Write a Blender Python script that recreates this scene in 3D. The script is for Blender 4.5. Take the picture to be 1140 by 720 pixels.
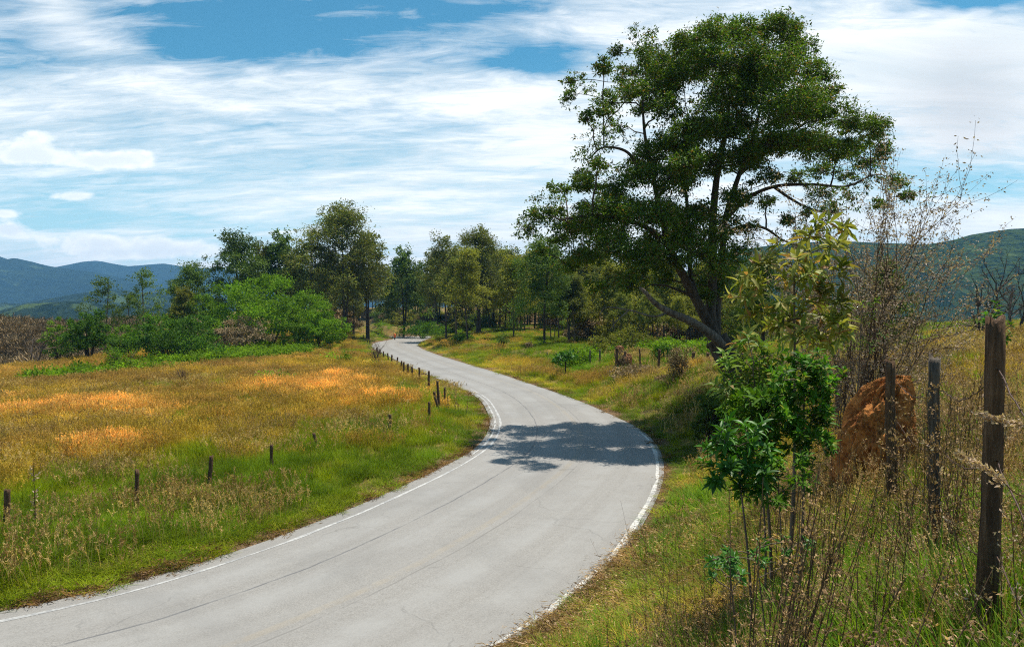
import bpy, math, random
import numpy as np
from mathutils import Vector
R = math.radians
rng = np.random.default_rng(7)
random.seed(7)
for o in list(bpy.data.objects): bpy.data.objects.remove(o)
S = bpy.context.scene
COL = S.collection

# ------------------------------------------------------------------ camera
EYE = 5.0
F = 800.0                      # focal length in pixels of the 1140 px wide photograph
cam = bpy.data.cameras.new('camera'); cam.sensor_width = 36.0; cam.lens = F/1140*36
cam.clip_start = 0.05; cam.clip_end = 60000
camo = bpy.data.objects.new('camera', cam); COL.objects.link(camo)
camo.location = (0, 0, EYE); camo.rotation_euler = (R(90-1.07), 0, 0)
S.camera = camo

# ------------------------------------------------------------------ world: Nishita sky with high streaky cloud
SUN = Vector((0.26, 0.21, 1.0)).normalized()       # direction towards the sun
SUN_EL = math.asin(SUN.z); SUN_AZ = math.atan2(SUN.x, SUN.y)
W = bpy.data.worlds.new('World'); S.world = W; W.use_nodes = True
nt = W.node_tree; nt.nodes.clear()
def nd(tree, typ, **kw):
    n = tree.nodes.new(typ)
    for k, v in kw.items(): setattr(n, k, v)
    return n
class NT:
    """small helper to write node maths"""
    def __init__(s, tree): s.t = tree
    def put(s, sock, v):
        if hasattr(v, 'is_linked') or isinstance(v, bpy.types.NodeSocket): s.t.links.new(v, sock)
        else: sock.default_value = v
    def m(s, op, a, b=0.0, c=None, clamp=False):
        n = nd(s.t, 'ShaderNodeMath', operation=op, use_clamp=clamp)
        s.put(n.inputs[0], a); s.put(n.inputs[1], b)
        if c is not None: s.put(n.inputs[2], c)
        return n.outputs[0]
    def ramp(s, v, lo, hi, a=0.0, b=1.0, smooth=True):
        n = nd(s.t, 'ShaderNodeMapRange'); n.interpolation_type = 'SMOOTHSTEP' if smooth else 'LINEAR'
        s.put(n.inputs[0], v); n.inputs[1].default_value = lo; n.inputs[2].default_value = hi
        n.inputs[3].default_value = a; n.inputs[4].default_value = b
        return n.outputs[0]
    def noise(s, vec, scale, detail=4, rough=.55, dist=0.0, lac=2.0):
        n = nd(s.t, 'ShaderNodeTexNoise'); s.t.links.new(vec, n.inputs['Vector'])
        n.inputs['Scale'].default_value = scale; n.inputs['Detail'].default_value = detail
        n.inputs['Roughness'].default_value = rough; n.inputs['Distortion'].default_value = dist
        n.inputs['Lacunarity'].default_value = lac
        return n.outputs['Fac']
    def mix(s, f, a, b, mode='MIX'):
        n = nd(s.t, 'ShaderNodeMix', data_type='RGBA', blend_type=mode)
        s.put(n.inputs[0], f)
        s.put(n.inputs[6], a if not isinstance(a, tuple) else (*a, 1)[:4])
        s.put(n.inputs[7], b if not isinstance(b, tuple) else (*b, 1)[:4])
        return n.outputs[2]
    def comb(s, x, y, z):
        n = nd(s.t, 'ShaderNodeCombineXYZ')
        s.put(n.inputs[0], x); s.put(n.inputs[1], y); s.put(n.inputs[2], z)
        return n.outputs[0]
    def sep(s, v):
        n = nd(s.t, 'ShaderNodeSeparateXYZ'); s.t.links.new(v, n.inputs[0]); return n.outputs
g = NT(nt)
sky = nd(nt, 'ShaderNodeTexSky'); sky.sky_type = 'NISHITA'; sky.sun_disc = False
sky.sun_elevation = SUN_EL; sky.sun_rotation = SUN_AZ
sky.air_density = 1.0; sky.dust_density = 0.6; sky.ozone_density = 2.0; sky.altitude = 900
tc = nd(nt, 'ShaderNodeTexCoord')
dx, dy, dz = g.sep(tc.outputs['Generated'])[:3]
zc = g.m('MAXIMUM', dz, 0.0)
den = g.m('ADD', zc, 0.16)
cu = g.m('DIVIDE', dx, den); cv = g.m('DIVIDE', dy, den)
plane = g.comb(cu, cv, 0.0)
# streaks stretched along x and slightly fanned
st = g.comb(g.m('ADD', g.m('MULTIPLY', cu, 0.55), g.m('MULTIPLY', cv, 0.18)), g.m('MULTIPLY', cv, 1.6), 3.7)
n_big = g.noise(st, 0.85, 3, .5, .3)
n_str = g.noise(st, 2.6, 9, .62, .55)
n_fin = g.noise(g.comb(g.m('MULTIPLY', cu, 1.1), g.m('MULTIPLY', cv, 3.6), 9.1), 4.2, 8, .68, .9)
yy = g.m('MAXIMUM', dy, 0.08)
pu = g.m('DIVIDE', dx, yy); pv = g.m('DIVIDE', dz, yy)
wu = g.noise(plane, 2.0, 4, .6)
pvw = g.m('ADD', pv, g.m('MULTIPLY', g.m('SUBTRACT', wu, .5), .10))
def blob(px, py, a, b, k, warp=True):
    u0 = (px-570)/F; v0 = (345-py)/F
    e1 = g.m('POWER', g.m('ABSOLUTE', g.m('DIVIDE', g.m('SUBTRACT', pu, u0), a/F)), 2.0)
    e2 = g.m('POWER', g.m('ABSOLUTE', g.m('DIVIDE', g.m('SUBTRACT', pvw if warp else pv, v0), b/F)), 2.0)
    return g.m('MULTIPLY', g.m('EXPONENT', g.m('MULTIPLY', g.m('ADD', e1, e2), -1.0)), k)
bias = g.m('ADD', blob(330, 42, 150, 30, -0.31), g.ramp(pv, .02, .38, .15, .02))
for a in [(600, 68, 62, 24, -.27), (1100, 6, 105, 24, -.45), (190, 45, 50, 22, -.12), (110, 52, 60, 14, .16), (400, 18, 60, 8, .12), (20, 45, 60, 40, -.12), (290, 8, 330, 14, -.22), (70, 12, 40, 22, .22),
          (150, 242, 190, 16, -.20), (480, 232, 130, 14, -.12), (1090, 205, 90, 22, -.28), (960, 175, 80, 40, -.16), (440, 135, 160, 10, -.14),
          (60, 205, 120, 16, -.16), (90, 225, 190, 60, -.16), (330, 150, 200, 8, -.12), (700, 200, 200, 10, -.10), (330, 255, 160, 12, -.14), (560, 190, 160, 30, .12), (300, 105, 260, 26, .14), (850, 70, 300, 60, .16), (1060, 110, 110, 70, .22), (640, 140, 120, 40, .12),
          (560, 260, 200, 22, .08), (1050, 245, 130, 14, .16), (30, 140, 160, 30, .05), (520, 12, 90, 16, -.14)]:
    bias = g.m('ADD', bias, blob(*a))
dens = g.m('ADD', g.m('ADD', g.m('MULTIPLY', n_big, .45), g.m('MULTIPLY', n_str, .55)), g.m('MULTIPLY', n_fin, .58)); dens = g.m('SUBTRACT', dens, .14)
dens = g.m('ADD', dens, bias)
cirrus = g.ramp(dens, .43, .84, smooth=False)
# clouds thin out overhead and behind the camera
front = g.ramp(dy, -.3, .35); over = g.ramp(dz, .42, .72, 1, 0)
cirrus = g.m('MULTIPLY', g.m('MULTIPLY', cirrus, over), g.ramp(front, 0, 1, .35, 1))
# small cumulus low on the left, one soft big one on the right
vec3 = g.comb(g.m('MULTIPLY', pu, 1.0), g.m('MULTIPLY', pv, 1.7), 2.0)
n_cu = g.noise(vec3, 17.0, 9, .58, .15)
cb = blob(25, 172, 54, 16, .68, False)
for a in [(120, 180, 66, 14, .68), (150, 170, 30, 12, .25), (60, 150, 70, 10, .40), (82, 219, 46, 8, .62), (5, 237, 26, 7, .58), (8, 256, 32, 10, .62), (95, 268, 74, 15, .60),
          (205, 274, 60, 12, .48), (150, 285, 110, 9, .4), (330, 262, 24, 6, .35), (260, 250, 16, 5, .4), (292, 261, 18, 5, .36)]:
    cb = g.m('ADD', cb, blob(*a, warp=False))
cum = g.ramp(g.m('ADD', g.m('MULTIPLY', n_cu, 1.0), cb), .84, 1.12)
cum_sh = g.ramp(g.m('ADD', g.noise(g.comb(pu, g.m('ADD', g.m('MULTIPLY', pv, 1.7), .012), 2.0), 17.0, 9, .58, .15), cb), .92, 1.25)
ccol = g.mix(g.ramp(n_str, .3, .7), (.68, .745, .77), (.93, .94, .94))
ccol = g.mix(blob(1075, 120, 90, 60, .55), ccol, (.46, .47, .50))
ucol = g.mix(cum_sh, (.98, .98, .97), (.76, .81, .85))
skyc = nd(nt, 'ShaderNodeVectorMath', operation='MULTIPLY'); nt.links.new(sky.outputs[0], skyc.inputs[0]); skyc.inputs[1].default_value = (.040, .094, .093)
# the band near the horizon is milky
base = g.mix(g.ramp(pv, 0.0, .36, .85, 0.0), skyc.outputs[0], (.52, .74, .80))
c1 = g.mix(g.m('MULTIPLY', cirrus, .95), base, ccol)
c2 = g.mix(g.m('MULTIPLY', cum, g.m('MULTIPLY', front, .9)), c1, ucol)
bg = nd(nt, 'ShaderNodeBackground'); bg.inputs[1].default_value = 1.0
nt.links.new(c2, bg.inputs[0])
wo = nd(nt, 'ShaderNodeOutputWorld'); nt.links.new(bg.outputs[0], wo.inputs[0])
W.cycles.sampling_method = 'MANUAL'; W.cycles.sample_map_resolution = 512

sl = bpy.data.lights.new('sun', 'SUN'); sl.energy = 5.0; sl.angle = R(0.5); sl.color = (1.0, .94, .83)
so = bpy.data.objects.new('sun', sl); COL.objects.link(so); so.location = (0, 0, 60)
so.rotation_euler = SUN.to_track_quat('Z', 'Y').to_euler()

vs = S.view_settings; vs.view_transform = 'Standard'; vs.look = 'None'; vs.exposure = 0.44; vs.gamma = 1.0
S.cycles.max_bounces = 6; S.cycles.diffuse_bounces = 3; S.cycles.transmission_bounces = 4; S.cycles.transparent_max_bounces = 8
S.cycles.volume_bounces = 0; S.cycles.caustics_reflective = False; S.cycles.caustics_refractive = False
S.cycles.use_denoising = False; S.cycles.filter_width = 1.1

# ------------------------------------------------------------------ object helpers
def link(o, parent=None):
    COL.objects.link(o)
    if parent is not None: o.parent = parent
    return o
def tag(o, label=None, cat=None, group=None, kind=None):
    if label: o['label'] = label
    if cat: o['category'] = cat
    if group: o['group'] = group
    if kind: o['kind'] = kind
    return o
def empty(name, loc, label, cat, group=None, rz=0.0):
    o = bpy.data.objects.new(name, None); o.empty_display_size = .2
    link(o); o.location = loc; o.rotation_euler = (0, 0, rz)
    return tag(o, label, cat, group)
def mesh_data(name, v, f, mat=None, smooth=False):
    """v (n,3), f (m,3 or 4) -> mesh data"""
    v = np.asarray(v, np.float32); f = np.asarray(f, np.int32)
    me = bpy.data.meshes.new(name)
    k = f.shape[1]
    me.vertices.add(len(v)); me.vertices.foreach_set('co', v.ravel())
    me.loops.add(f.size); me.loops.foreach_set('vertex_index', f.ravel())
    me.polygons.add(len(f)); me.polygons.foreach_set('loop_start', np.arange(0, f.size, k, dtype=np.int32))
    me.polygons.foreach_set('loop_total', np.full(len(f), k, np.int32))
    if smooth: me.polygons.foreach_set('use_smooth', np.ones(len(f), bool))
    if mat: me.materials.append(mat)
    me.update(calc_edges=True)
    return me
def mesh_obj(name, v, f, mat, parent=None, smooth=False):
    return link(bpy.data.objects.new(name, mesh_data(name, v, f, mat, smooth)), parent)
class Acc:
    """collects triangles"""
    def __init__(s): s.v = []; s.f = []; s.n = 0
    def add(s, vf):
        v, f = vf
        if len(v) == 0: return s
        s.v.append(np.asarray(v, float)); s.f.append(np.asarray(f)+s.n); s.n += len(v); return s
    def arrays(s): return np.concatenate(s.v), np.concatenate(s.f)
    def build(s, name, mat, parent=None, smooth=False):
        v, f = s.arrays(); return mesh_obj(name, v, f, mat, parent, smooth)
    def data(s, name, mat, smooth=False):
        v, f = s.arrays(); return mesh_data(name, v, f, mat, smooth)
def unit(a): return a/np.maximum(np.linalg.norm(a, axis=-1, keepdims=True), 1e-9)
def rand_dirs(n, r=rng): return unit(r.normal(size=(n, 3)))
def tube(P, rad, sides=6, r=None, rough=0.0, cap=True):
    P = np.asarray(P, float); n = len(P); rad = np.broadcast_to(np.asarray(rad, float), (n,))
    T = unit(np.gradient(P, axis=0)); ref = np.array([0.31, 0.95, 0.05]) if abs(T[:, 2]).mean() > .5 else np.array([0.05, .1, 1.])
    A = unit(np.cross(T, ref)); B = np.cross(T, A)
    th = np.linspace(0, 2*np.pi, sides, endpoint=False)
    rr = rad[:, None]*(1+(r.normal(size=(n, sides))*rough if r is not None else 0))
    V = P[:, None, :]+rr[..., None]*(np.cos(th)[None, :, None]*A[:, None, :]+np.sin(th)[None, :, None]*B[:, None, :])
    V = V.reshape(-1, 3); i = np.arange(n-1)[:, None]*sides; j = np.arange(sides)[None, :]; k = (j+1) % sides
    a, b, c, d = (i+j).ravel(), (i+k).ravel(), (i+sides+k).ravel(), (i+sides+j).ravel()
    Fc = np.concatenate([np.stack([a, b, c], 1), np.stack([a, c, d], 1)])
    if cap:
        V = np.concatenate([V, P[:1], P[-1:]]); c0, c1 = n*sides, n*sides+1; jj = np.arange(sides); kk = (jj+1) % sides
        Fc = np.concatenate([Fc, np.stack([kk, jj, np.full(sides, c0)], 1), np.stack([jj+(n-1)*sides, kk+(n-1)*sides, np.full(sides, c1)], 1)])
    return V, Fc
def curve(pts, n=12):
    """Catmull-Rom through pts, n samples per span"""
    P = np.asarray(pts, float)
    P = np.vstack([2*P[0]-P[1], P, 2*P[-1]-P[-2]]); out = []
    t = np.linspace(0, 1, n, endpoint=False)[:, None]
    for i in range(1, len(P)-2):
        a, b, c, d = P[i-1], P[i], P[i+1], P[i+2]
        out.append(.5*((2*b)+(-a+c)*t+(2*a-5*b+4*c-d)*t**2+(-a+3*b-3*c+d)*t**3))
    out.append(P[-2][None]); return np.vstack(out)
# leaf templates: (verts x along width, y along length, z normal), tris
LEAF_D = (np.array([[0, 0, 0], [.5, .45, .06], [0, 1, -.08], [-.5, .45, .06]]), np.array([[0, 1, 2], [0, 2, 3]]))
LEAF_L = (np.array([[0, 0, 0], [.42, .28, .09], [.5, .52, .08], [.25, .8, 0], [0, 1, -.12], [-.25, .8, 0], [-.5, .52, .08], [-.42, .28, .09], [0, .3, 0], [0, .55, 0], [0, .8, -.05]]),
          np.array([[0, 1, 8], [1, 2, 9], [1, 9, 8], [2, 3, 10], [2, 10, 9], [3, 4, 10], [0, 8, 7], [8, 9, 6], [8, 6, 7], [9, 10, 5], [9, 5, 6], [10, 4, 5]]))
def place(tpl, pos, d, nrm, length, width):
    tv, tf = tpl; n = len(pos)
    Y = unit(d); X = unit(np.cross(Y, nrm)); Z = np.cross(X, Y)
    L = np.broadcast_to(np.asarray(length, float), (n,))[:, None, None]; Wd = np.broadcast_to(np.asarray(width, float), (n,))[:, None, None]
    V = pos[:, None]+X[:, None]*tv[None, :, :1]*Wd+Y[:, None]*tv[None, :, 1:2]*L+Z[:, None]*tv[None, :, 2:]*L
    Fc = tf[None]+(np.arange(n)*len(tv))[:, None, None]
    return V.reshape(-1, 3), Fc.reshape(-1, 3)
def blades(n, spread, h0, h1, w, bend, r, seg=3):
    """grass blades growing from a small disc"""
    a = r.uniform(0, 2*np.pi, n); rad = spread*np.sqrt(r.uniform(0, 1, n))
    base = np.stack([rad*np.cos(a), rad*np.sin(a), np.full(n, -.03)], 1)
    az = a+r.normal(0, .8, n); out = np.stack([np.cos(az), np.sin(az), np.zeros(n)], 1); side = np.stack([-np.sin(az), np.cos(az), np.zeros(n)], 1)
    H = r.uniform(h0, h1, n); B = r.uniform(.15, 1, n)*bend; t = np.linspace(0, 1, seg+1)
    V = []; 
    for k, tt in enumerate(t):
        c = base+out*(H*B*tt**2)[:, None]+np.array([0, 0, 1.])*(H*(tt-.35*B*tt**3))[:, None]
        ww = w*(1-tt)**.6*r.uniform(.7, 1.2, n)*.5
        if k < seg: V += [c-side*ww[:, None], c+side*ww[:, None]]
        else: V += [c]
    V = np.stack(V, 1); m = V.shape[1]; tris = []
    for k in range(seg-1):
        i = 2*k; tris += [[i, i+1, i+3], [i, i+3, i+2]]
    i = 2*(seg-1); tris += [[i, i+1, i+2]]
    Fc = np.array(tris)[None]+(np.arange(n)*m)[:, None, None]
    return V.reshape(-1, 3), Fc.reshape(-1, 3)

# ------------------------------------------------------------------ materials
def new_mat(name):
    m = bpy.data.materials.new(name); m.use_nodes = True; m.node_tree.nodes.clear(); t = m.node_tree
    return m, t, NT(t)
def finish(t, shader, disp=None):
    o = nd(t, 'ShaderNodeOutputMaterial'); t.links.new(shader, o.inputs[0])
def leaf_mat(name, a, b, transl=.32, rough=.5, spec=.35, tint=False, var=.35, scale=.35, c=None):
    m, t, q = new_mat(name)
    geo = nd(t, 'ShaderNodeNewGeometry')
    col = q.mix(geo.outputs['Random Per Island'], a, b)
    if c: col = q.mix(q.ramp(geo.outputs['Random Per Island'], .86, .93), col, c)
    n = q.noise(geo.outputs['Position'], scale, 3)
    k = q.ramp(n, .3, .7, 1-var, 1+var)
    oi = nd(t, 'ShaderNodeObjectInfo'); k = q.m('MULTIPLY', k, q.ramp(oi.outputs['Random'], 0, 1, .88, 1.12, False))
    if tint:
        at = nd(t, 'ShaderNodeAttribute'); at.attribute_type = 'INSTANCER'; at.attribute_name = 'tint'
        col = q.mix(1.0, col, at.outputs['Color'], 'MULTIPLY')
    vm = nd(t, 'ShaderNodeVectorMath', operation='SCALE'); t.links.new(col, vm.inputs[0]); t.links.new(k, vm.inputs['Scale']); col = vm.outputs[0]
    p = nd(t, 'ShaderNodeBsdfPrincipled'); t.links.new(col, p.inputs['Base Color'])
    p.inputs['Roughness'].default_value = rough; p.inputs['Specular IOR Level'].default_value = spec
    tr = nd(t, 'ShaderNodeBsdfTranslucent')
    c2 = q.mix(1.0, col, (1.25, 1.3, .6), 'MULTIPLY'); t.links.new(c2, tr.inputs[0])
    mx = nd(t, 'ShaderNodeMixShader'); mx.inputs[0].default_value = transl
    t.links.new(p.outputs[0], mx.inputs[1]); t.links.new(tr.outputs[0], mx.inputs[2]); finish(t, mx.outputs[0]); return m
def wood_mat(name, a, b, scale=8.0, rough=.85, bump=.5, stretch=.15):
    m, t, q = new_mat(name); tc = nd(t, 'ShaderNodeTexCoord')
    mp = nd(t, 'ShaderNodeMapping'); mp.inputs['Scale'].default_value = (1, 1, stretch); t.links.new(tc.outputs['Object'], mp.inputs[0])
    n1 = q.noise(mp.outputs[0], scale, 6, .65, .4); n2 = q.noise(mp.outputs[0], scale*4, 5, .7)
    n3 = q.noise(tc.outputs['Object'], scale*.3, 4, .6)
    f = q.ramp(q.m('ADD', q.m('MULTIPLY', n1, .5), q.m('ADD', q.m('MULTIPLY', n2, .3), q.m('MULTIPLY', n3, .2))), .35, .65)
    col = q.mix(f, a, b); p = nd(t, 'ShaderNodeBsdfPrincipled'); t.links.new(col, p.inputs['Base Color'])
    p.inputs['Roughness'].default_value = rough; p.inputs['Specular IOR Level'].default_value = .2
    bp = nd(t, 'ShaderNodeBump'); bp.inputs['Strength'].default_value = bump; bp.inputs['Distance'].default_value = .02
    t.links.new(f, bp.inputs['Height']); t.links.new(bp.outputs[0], p.inputs['Normal']); finish(t, p.outputs[0]); return m
BARK = wood_mat('bark_dark', (.020, .014, .010), (.11, .08, .055), 5)
BARK_PALE = wood_mat('bark_pale', (.05, .035, .025), (.22, .16, .12), 6)
BARK_GREY = wood_mat('bark_grey', (.035, .028, .022), (.13, .10, .08), 6)
DEADWOOD = wood_mat('dead_wood', (.05, .036, .026), (.26, .20, .15), 7)
POSTWOOD = wood_mat('post_wood', (.035, .018, .010), (.21, .125, .07), 16, bump=1.0, stretch=.08)
POSTGREY = wood_mat('post_grey', (.04, .032, .026), (.18, .145, .11), 14, bump=.8, stretch=.08)
TWIG = wood_mat('twig', (.05, .03, .02), (.17, .11, .07), 10)
STALK = wood_mat('dry_stalk', (.05, .028, .016), (.20, .12, .06), 10)
L_BIG = leaf_mat('leaf_big_tree', (.024, .066, .006), (.135, .21, .020), .34, .55, .22, scale=.3, c=(.17, .11, .03))
L_EUC = leaf_mat('leaf_eucalyptus', (.10, .14, .020), (.27, .27, .050), .32, .6, .15, scale=.12, c=(.13, .10, .04))
L_EUCD = leaf_mat('leaf_eucalyptus_dark', (.05, .10, .014), (.14, .20, .030), .30, .6, .15, scale=.15)
L_EUCY = leaf_mat('leaf_eucalyptus_yellow', (.14, .165, .022), (.31, .29, .045), .36, .6, .15, scale=.12)
L_BRIGHT = leaf_mat('leaf_bright_shrub', (.07, .16, .005), (.20, .33, .012), .32, .65, .12, scale=.25)
L_SHRUB = leaf_mat('leaf_dark_shrub', (.035, .10, .008), (.11, .21, .014), .30, .65, .12, scale=.3)
L_LAUREL = leaf_mat('leaf_green_bush', (.045, .15, .010), (.14, .29, .022), .38, .5, .2, scale=5, var=.5, c=(.30, .30, .05))
L_DARKPL = leaf_mat('leaf_dark_plant', (.025, .09, .008), (.07, .19, .014), .25, .45, .3, scale=2)
L_PALE = leaf_mat('leaf_pale_sapling', (.12, .17, .02), (.40, .36, .08), .36, .5, .25, scale=1.5, c=(.38, .20, .08))
L_MIDPL = leaf_mat('leaf_mid_plant', (.06, .16, .015), (.26, .32, .06), .34, .5, .25, scale=2, c=(.34, .24, .10))
L_BROWN = leaf_mat('leaf_brown', (.16, .11, .08), (.42, .32, .24), .25, .6, .2, scale=2)
SEED = leaf_mat('seed_heads', (.22, .13, .06), (.50, .32, .16), .2, .7, .15, scale=3)
SEEDPALE = leaf_mat('seed_heads_pale', (.36, .24, .16), (.60, .46, .34), .25, .7, .15, scale=3)
SCRUB = leaf_mat('scrub_twigs', (.15, .105, .055), (.38, .28, .16), .1, .8, .1, scale=.2)

# ------------------------------------------------------------------ road plan (left edge, right edge), metres; camera stands at the origin on the right bank
ST = [((-75, -8), (-74, -15)), ((-50, -2), (-48, -9)), ((-24, 4.3), (-20.5, -1.8)), ((-14, 8.6), (-9.8, 2.8)), ((-8.46, 11.87), (-4.2, 6.5)), ((-6.17, 14.2), (-.9, 9.55)), ((-4.32, 17.5), (1.77, 13.6)),
      ((-2.5, 22), (4.0, 19.5)), ((-1.35, 26), (5.15, 24.6)), ((-.98, 30.5), (5.42, 29.5)), ((-1.2, 35), (4.65, 34.8)), ((-2.0, 41), (3.35, 41)),
      ((-3.7, 47.3), (1.05, 49.3)), ((-6.4, 55.3), (-1.2, 57.3)), ((-10.4, 67.8), (-4.9, 69)), ((-15.2, 84), (-9.3, 83.8)), ((-18.9, 97), (-12.9, 99)),
      ((-20.9, 110), (-14.4, 114)), ((-20.6, 124), (-15.2, 134)), ((-23.5, 136), (-20.5, 150)), ((-32, 149), (-28.5, 161)), ((-38, 168), (-33.5, 174)), ((-46, 185), (-41, 190)), ((-60, 198), (-56, 204)), ((-90, 210), (-88, 217))]
EL = curve([s[0] for s in ST], 10); ER = curve([s[1] for s in ST], 10); EC = (EL+ER)/2
def sm(x, a=0., b=1.):
    t = np.clip((x-a)/(b-a), 0, 1); return t*t*(3-2*t)
def road_z(y): return np.interp(y, [0, 158, 200, 330], [0, 0, .4, 1.0])
def seg_dist(x, y, P):
    """distance to a polyline"""
    out = np.full(x.shape, 1e9)
    A = P[:-1]; B = P[1:]; D = B-A; L2 = (D**2).sum(1)
    CH = 40000
    xf, yf, of = x.ravel(), y.ravel(), out.ravel()
    for s in range(0, len(xf), CH):
        px = xf[s:s+CH, None]-A[None, :, 0]; py = yf[s:s+CH, None]-A[None, :, 1]
        t = np.clip((px*D[None, :, 0]+py*D[None, :, 1])/L2[None], 0, 1)
        d = (px-t*D[None, :, 0])**2+(py-t*D[None, :, 1])**2
        of[s:s+CH] = np.sqrt(d.min(1))
    return of.reshape(x.shape)
def vnoise(x, y, s, seed):
    """cheap smooth value noise"""
    r = np.random.default_rng(seed); G = r.uniform(-1, 1, (256, 256))
    x = x/s; y = y/s; i = np.floor(x).astype(int); j = np.floor(y).astype(int); fx = x-i; fy = y-j
    fx = fx*fx*(3-2*fx); fy = fy*fy*(3-2*fy); i %= 256; j %= 256; i1 = (i+1) % 256; j1 = (j+1) % 256
    return (G[i, j]*(1-fx)+G[i1, j]*fx)*(1-fy)+(G[i, j1]*(1-fx)+G[i1, j1]*fx)*fy
def fbm(x, y, s, seed, o=4):
    return sum(vnoise(x, y, s/2**k, seed+k)/2**k for k in range(o))
EDGE_L = np.array([(-300., -60), (-120, 20), (-70, 38), (-48, 56), (-42, 68), (-42, 90), (-60, 130), (-85, 170), (-100, 240), (-120, 400)])
EDGE_R = np.array([(300., -80), (160, 0), (120, 30), (95, 55), (72, 72), (62, 95), (70, 140), (90, 220), (60, 330), (-100, 420), (-300, 420)])
def side(x, y, P):
    """signed: >0 outside (beyond the polyline seen from the road)"""
    A = P[:-1]; B = P[1:]; D = B-A; L2 = (D**2).sum(1)
    best = np.full(x.shape, 1e9); sg = np.zeros(x.shape)
    for k in range(len(A)):
        px = x-A[k, 0]; py = y-A[k, 1]; t = np.clip((px*D[k, 0]+py*D[k, 1])/L2[k], 0, 1)
        d = np.hypot(px-t*D[k, 0], py-t*D[k, 1]); c = D[k, 0]*py-D[k, 1]*px
        u = d < best; best = np.where(u, d, best); sg = np.where(u, np.sign(c), sg)
    return best*sg
def road_info(x, y):
    """distance outside the road (negative inside) and side (+1 right)"""
    near = (np.abs(x) < 140) & (y > -60) & (y < 340)
    dL = np.full(x.shape, 200.); dR = np.full(x.shape, 200.)
    dL[near] = seg_dist(x[near], y[near], EL); dR[near] = seg_dist(x[near], y[near], ER)
    wid = 6.4
    right = np.where(near, dR < dL, x > -.15*y)
    ins = (dL < 7.6) & (dR < 7.6) & (dL+dR < 7.75) & near
    # inside test by angle: both edges close and the point between them
    if ins.any():
        xi, yi = x[ins], y[ins]
        k = np.array([np.argmin((EC[:, 0]-a)**2+(EC[:, 1]-b)**2) for a, b in zip(xi, yi)]) if len(xi) < 200000 else np.zeros(len(xi), int)
        v = ER[k]-EL[k]; w2 = (v**2).sum(1); t = ((xi-EL[k, 0])*v[:, 0]+(yi-EL[k, 1])*v[:, 1])/w2
        ii = (t > 0.0) & (t < 1.0); tmp = np.zeros(x.shape, bool); tmp[ins] = ii; ins = tmp
    d = np.where(right, dR, dL); d = np.where(ins, -np.minimum(dL, dR), d)
    return d, right
def height(x, y, info=None):
    x = np.asarray(x, float); y = np.asarray(y, float)
    d, right = info if info is not None else road_info(x, y)
    D = np.hypot(x, y)
    rz = road_z(y)
    P = np.interp(y, [-20, 0, 4.2, 7, 10, 14, 28, 48, 70, 100, 160, 250, 400], [3.4, 3.3, 3.3, 3.1, 2.98, 2.75, 2.3, 1.45, 1.1, 1.2, 1.6, 3.2, 6])
    far = sm(x/np.maximum(y, 3), .42, .75); P = P*(1-far)+np.where(y < 8, P, 3.0+.012*x)*far
    Wd = np.interp(y, [0, 8, 12, 20, 28, 48, 100], [7.8, 7.8, 6.2, 5.4, 5.2, 10, 12])
    bump = fbm(x, y, 9, 3, 4)*.16+fbm(x, y, 1.6, 9, 3)*.05
    amp = sm(d, .0, 2.5)
    zr = rz+(P-0*rz)*sm(d/Wd, .02, 1.0)+bump*amp*(1+1.2*sm(D, 20, 60))
    hill = 1.9*np.exp(-((x+37)/11)**2-((y-139)/13)**2)*sm(d, 0, 6)
    rise = 1.6*sm(y, 95, 170)
    zl = rz+(.18+rise)*sm(d, .2, 4)+bump*amp*.8+hill-.55*sm(d, 14, 34)*sm(90-y, 0, 30)
    z = np.where(right, zr, zl)
    z = np.where(d <= 0, rz-.05, z)
    z = z+.28*np.exp(-((x-5.6)/2.0)**2-((y-11.2)/2.2)**2)
    # where the ridge ends the land drops away to the valleys
    eL = side(x, y, EDGE_L); eR = -side(x, y, EDGE_R)*1.0
    hump = 13*np.exp(-((x+92)/20)**2-((y-114)/24)**2)
    low = -75-25*fbm(x, y, 900, 21, 4)
    for e in (eL, eR):
        k = sm(e, 0, 260); z = z*(1-k)+(low)*k - 7*sm(e, 0, 30)*(1-k)
    return z+hump
# ground sheet: polar grid round the camera, dense in front, out to the horizon
def build_ground():
    th = np.concatenate([np.linspace(-180, -46, 60, endpoint=False), np.linspace(-46, 46, 560, endpoint=False), np.linspace(46, 180, 60, endpoint=False)])
    th = np.radians(th); r = np.concatenate([[.35], np.geomspace(.9, 4300, 550)])
    RR, TH = np.meshgrid(r, th, indexing='ij'); X = RR*np.sin(TH); Y = RR*np.cos(TH)
    info = road_info(X, Y); Z = height(X, Y, info)
    V = np.stack([X, Y, Z], -1).reshape(-1, 3); n, m = RR.shape
    i = np.arange(n-1)[:, None]*m; j = np.arange(m)[None]; k = (j+1) % m
    Q = np.stack([(i+j).ravel(), (i+m+j).ravel(), (i+m+k).ravel(), (i+k).ravel()], 1)[:, ::-1]
    V = np.concatenate([V, [[0, 0, float(height(np.array([0.]), np.array([0.]))[0])]]])
    o = mesh_obj('ground', V, Q, None, smooth=True)
    # centre fan
    tag(o, kind='structure')
    d = np.append(info[0].ravel(), 9.); rt = np.append(info[1].ravel(), True)
    a = o.data.attributes.new('road_distance', 'FLOAT', 'POINT'); a.data.foreach_set('value', d.astype(np.float32))
    a = o.data.attributes.new('right_side', 'FLOAT', 'POINT'); a.data.foreach_set('value', rt.astype(np.float32))
    return o
ground = build_ground()
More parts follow.
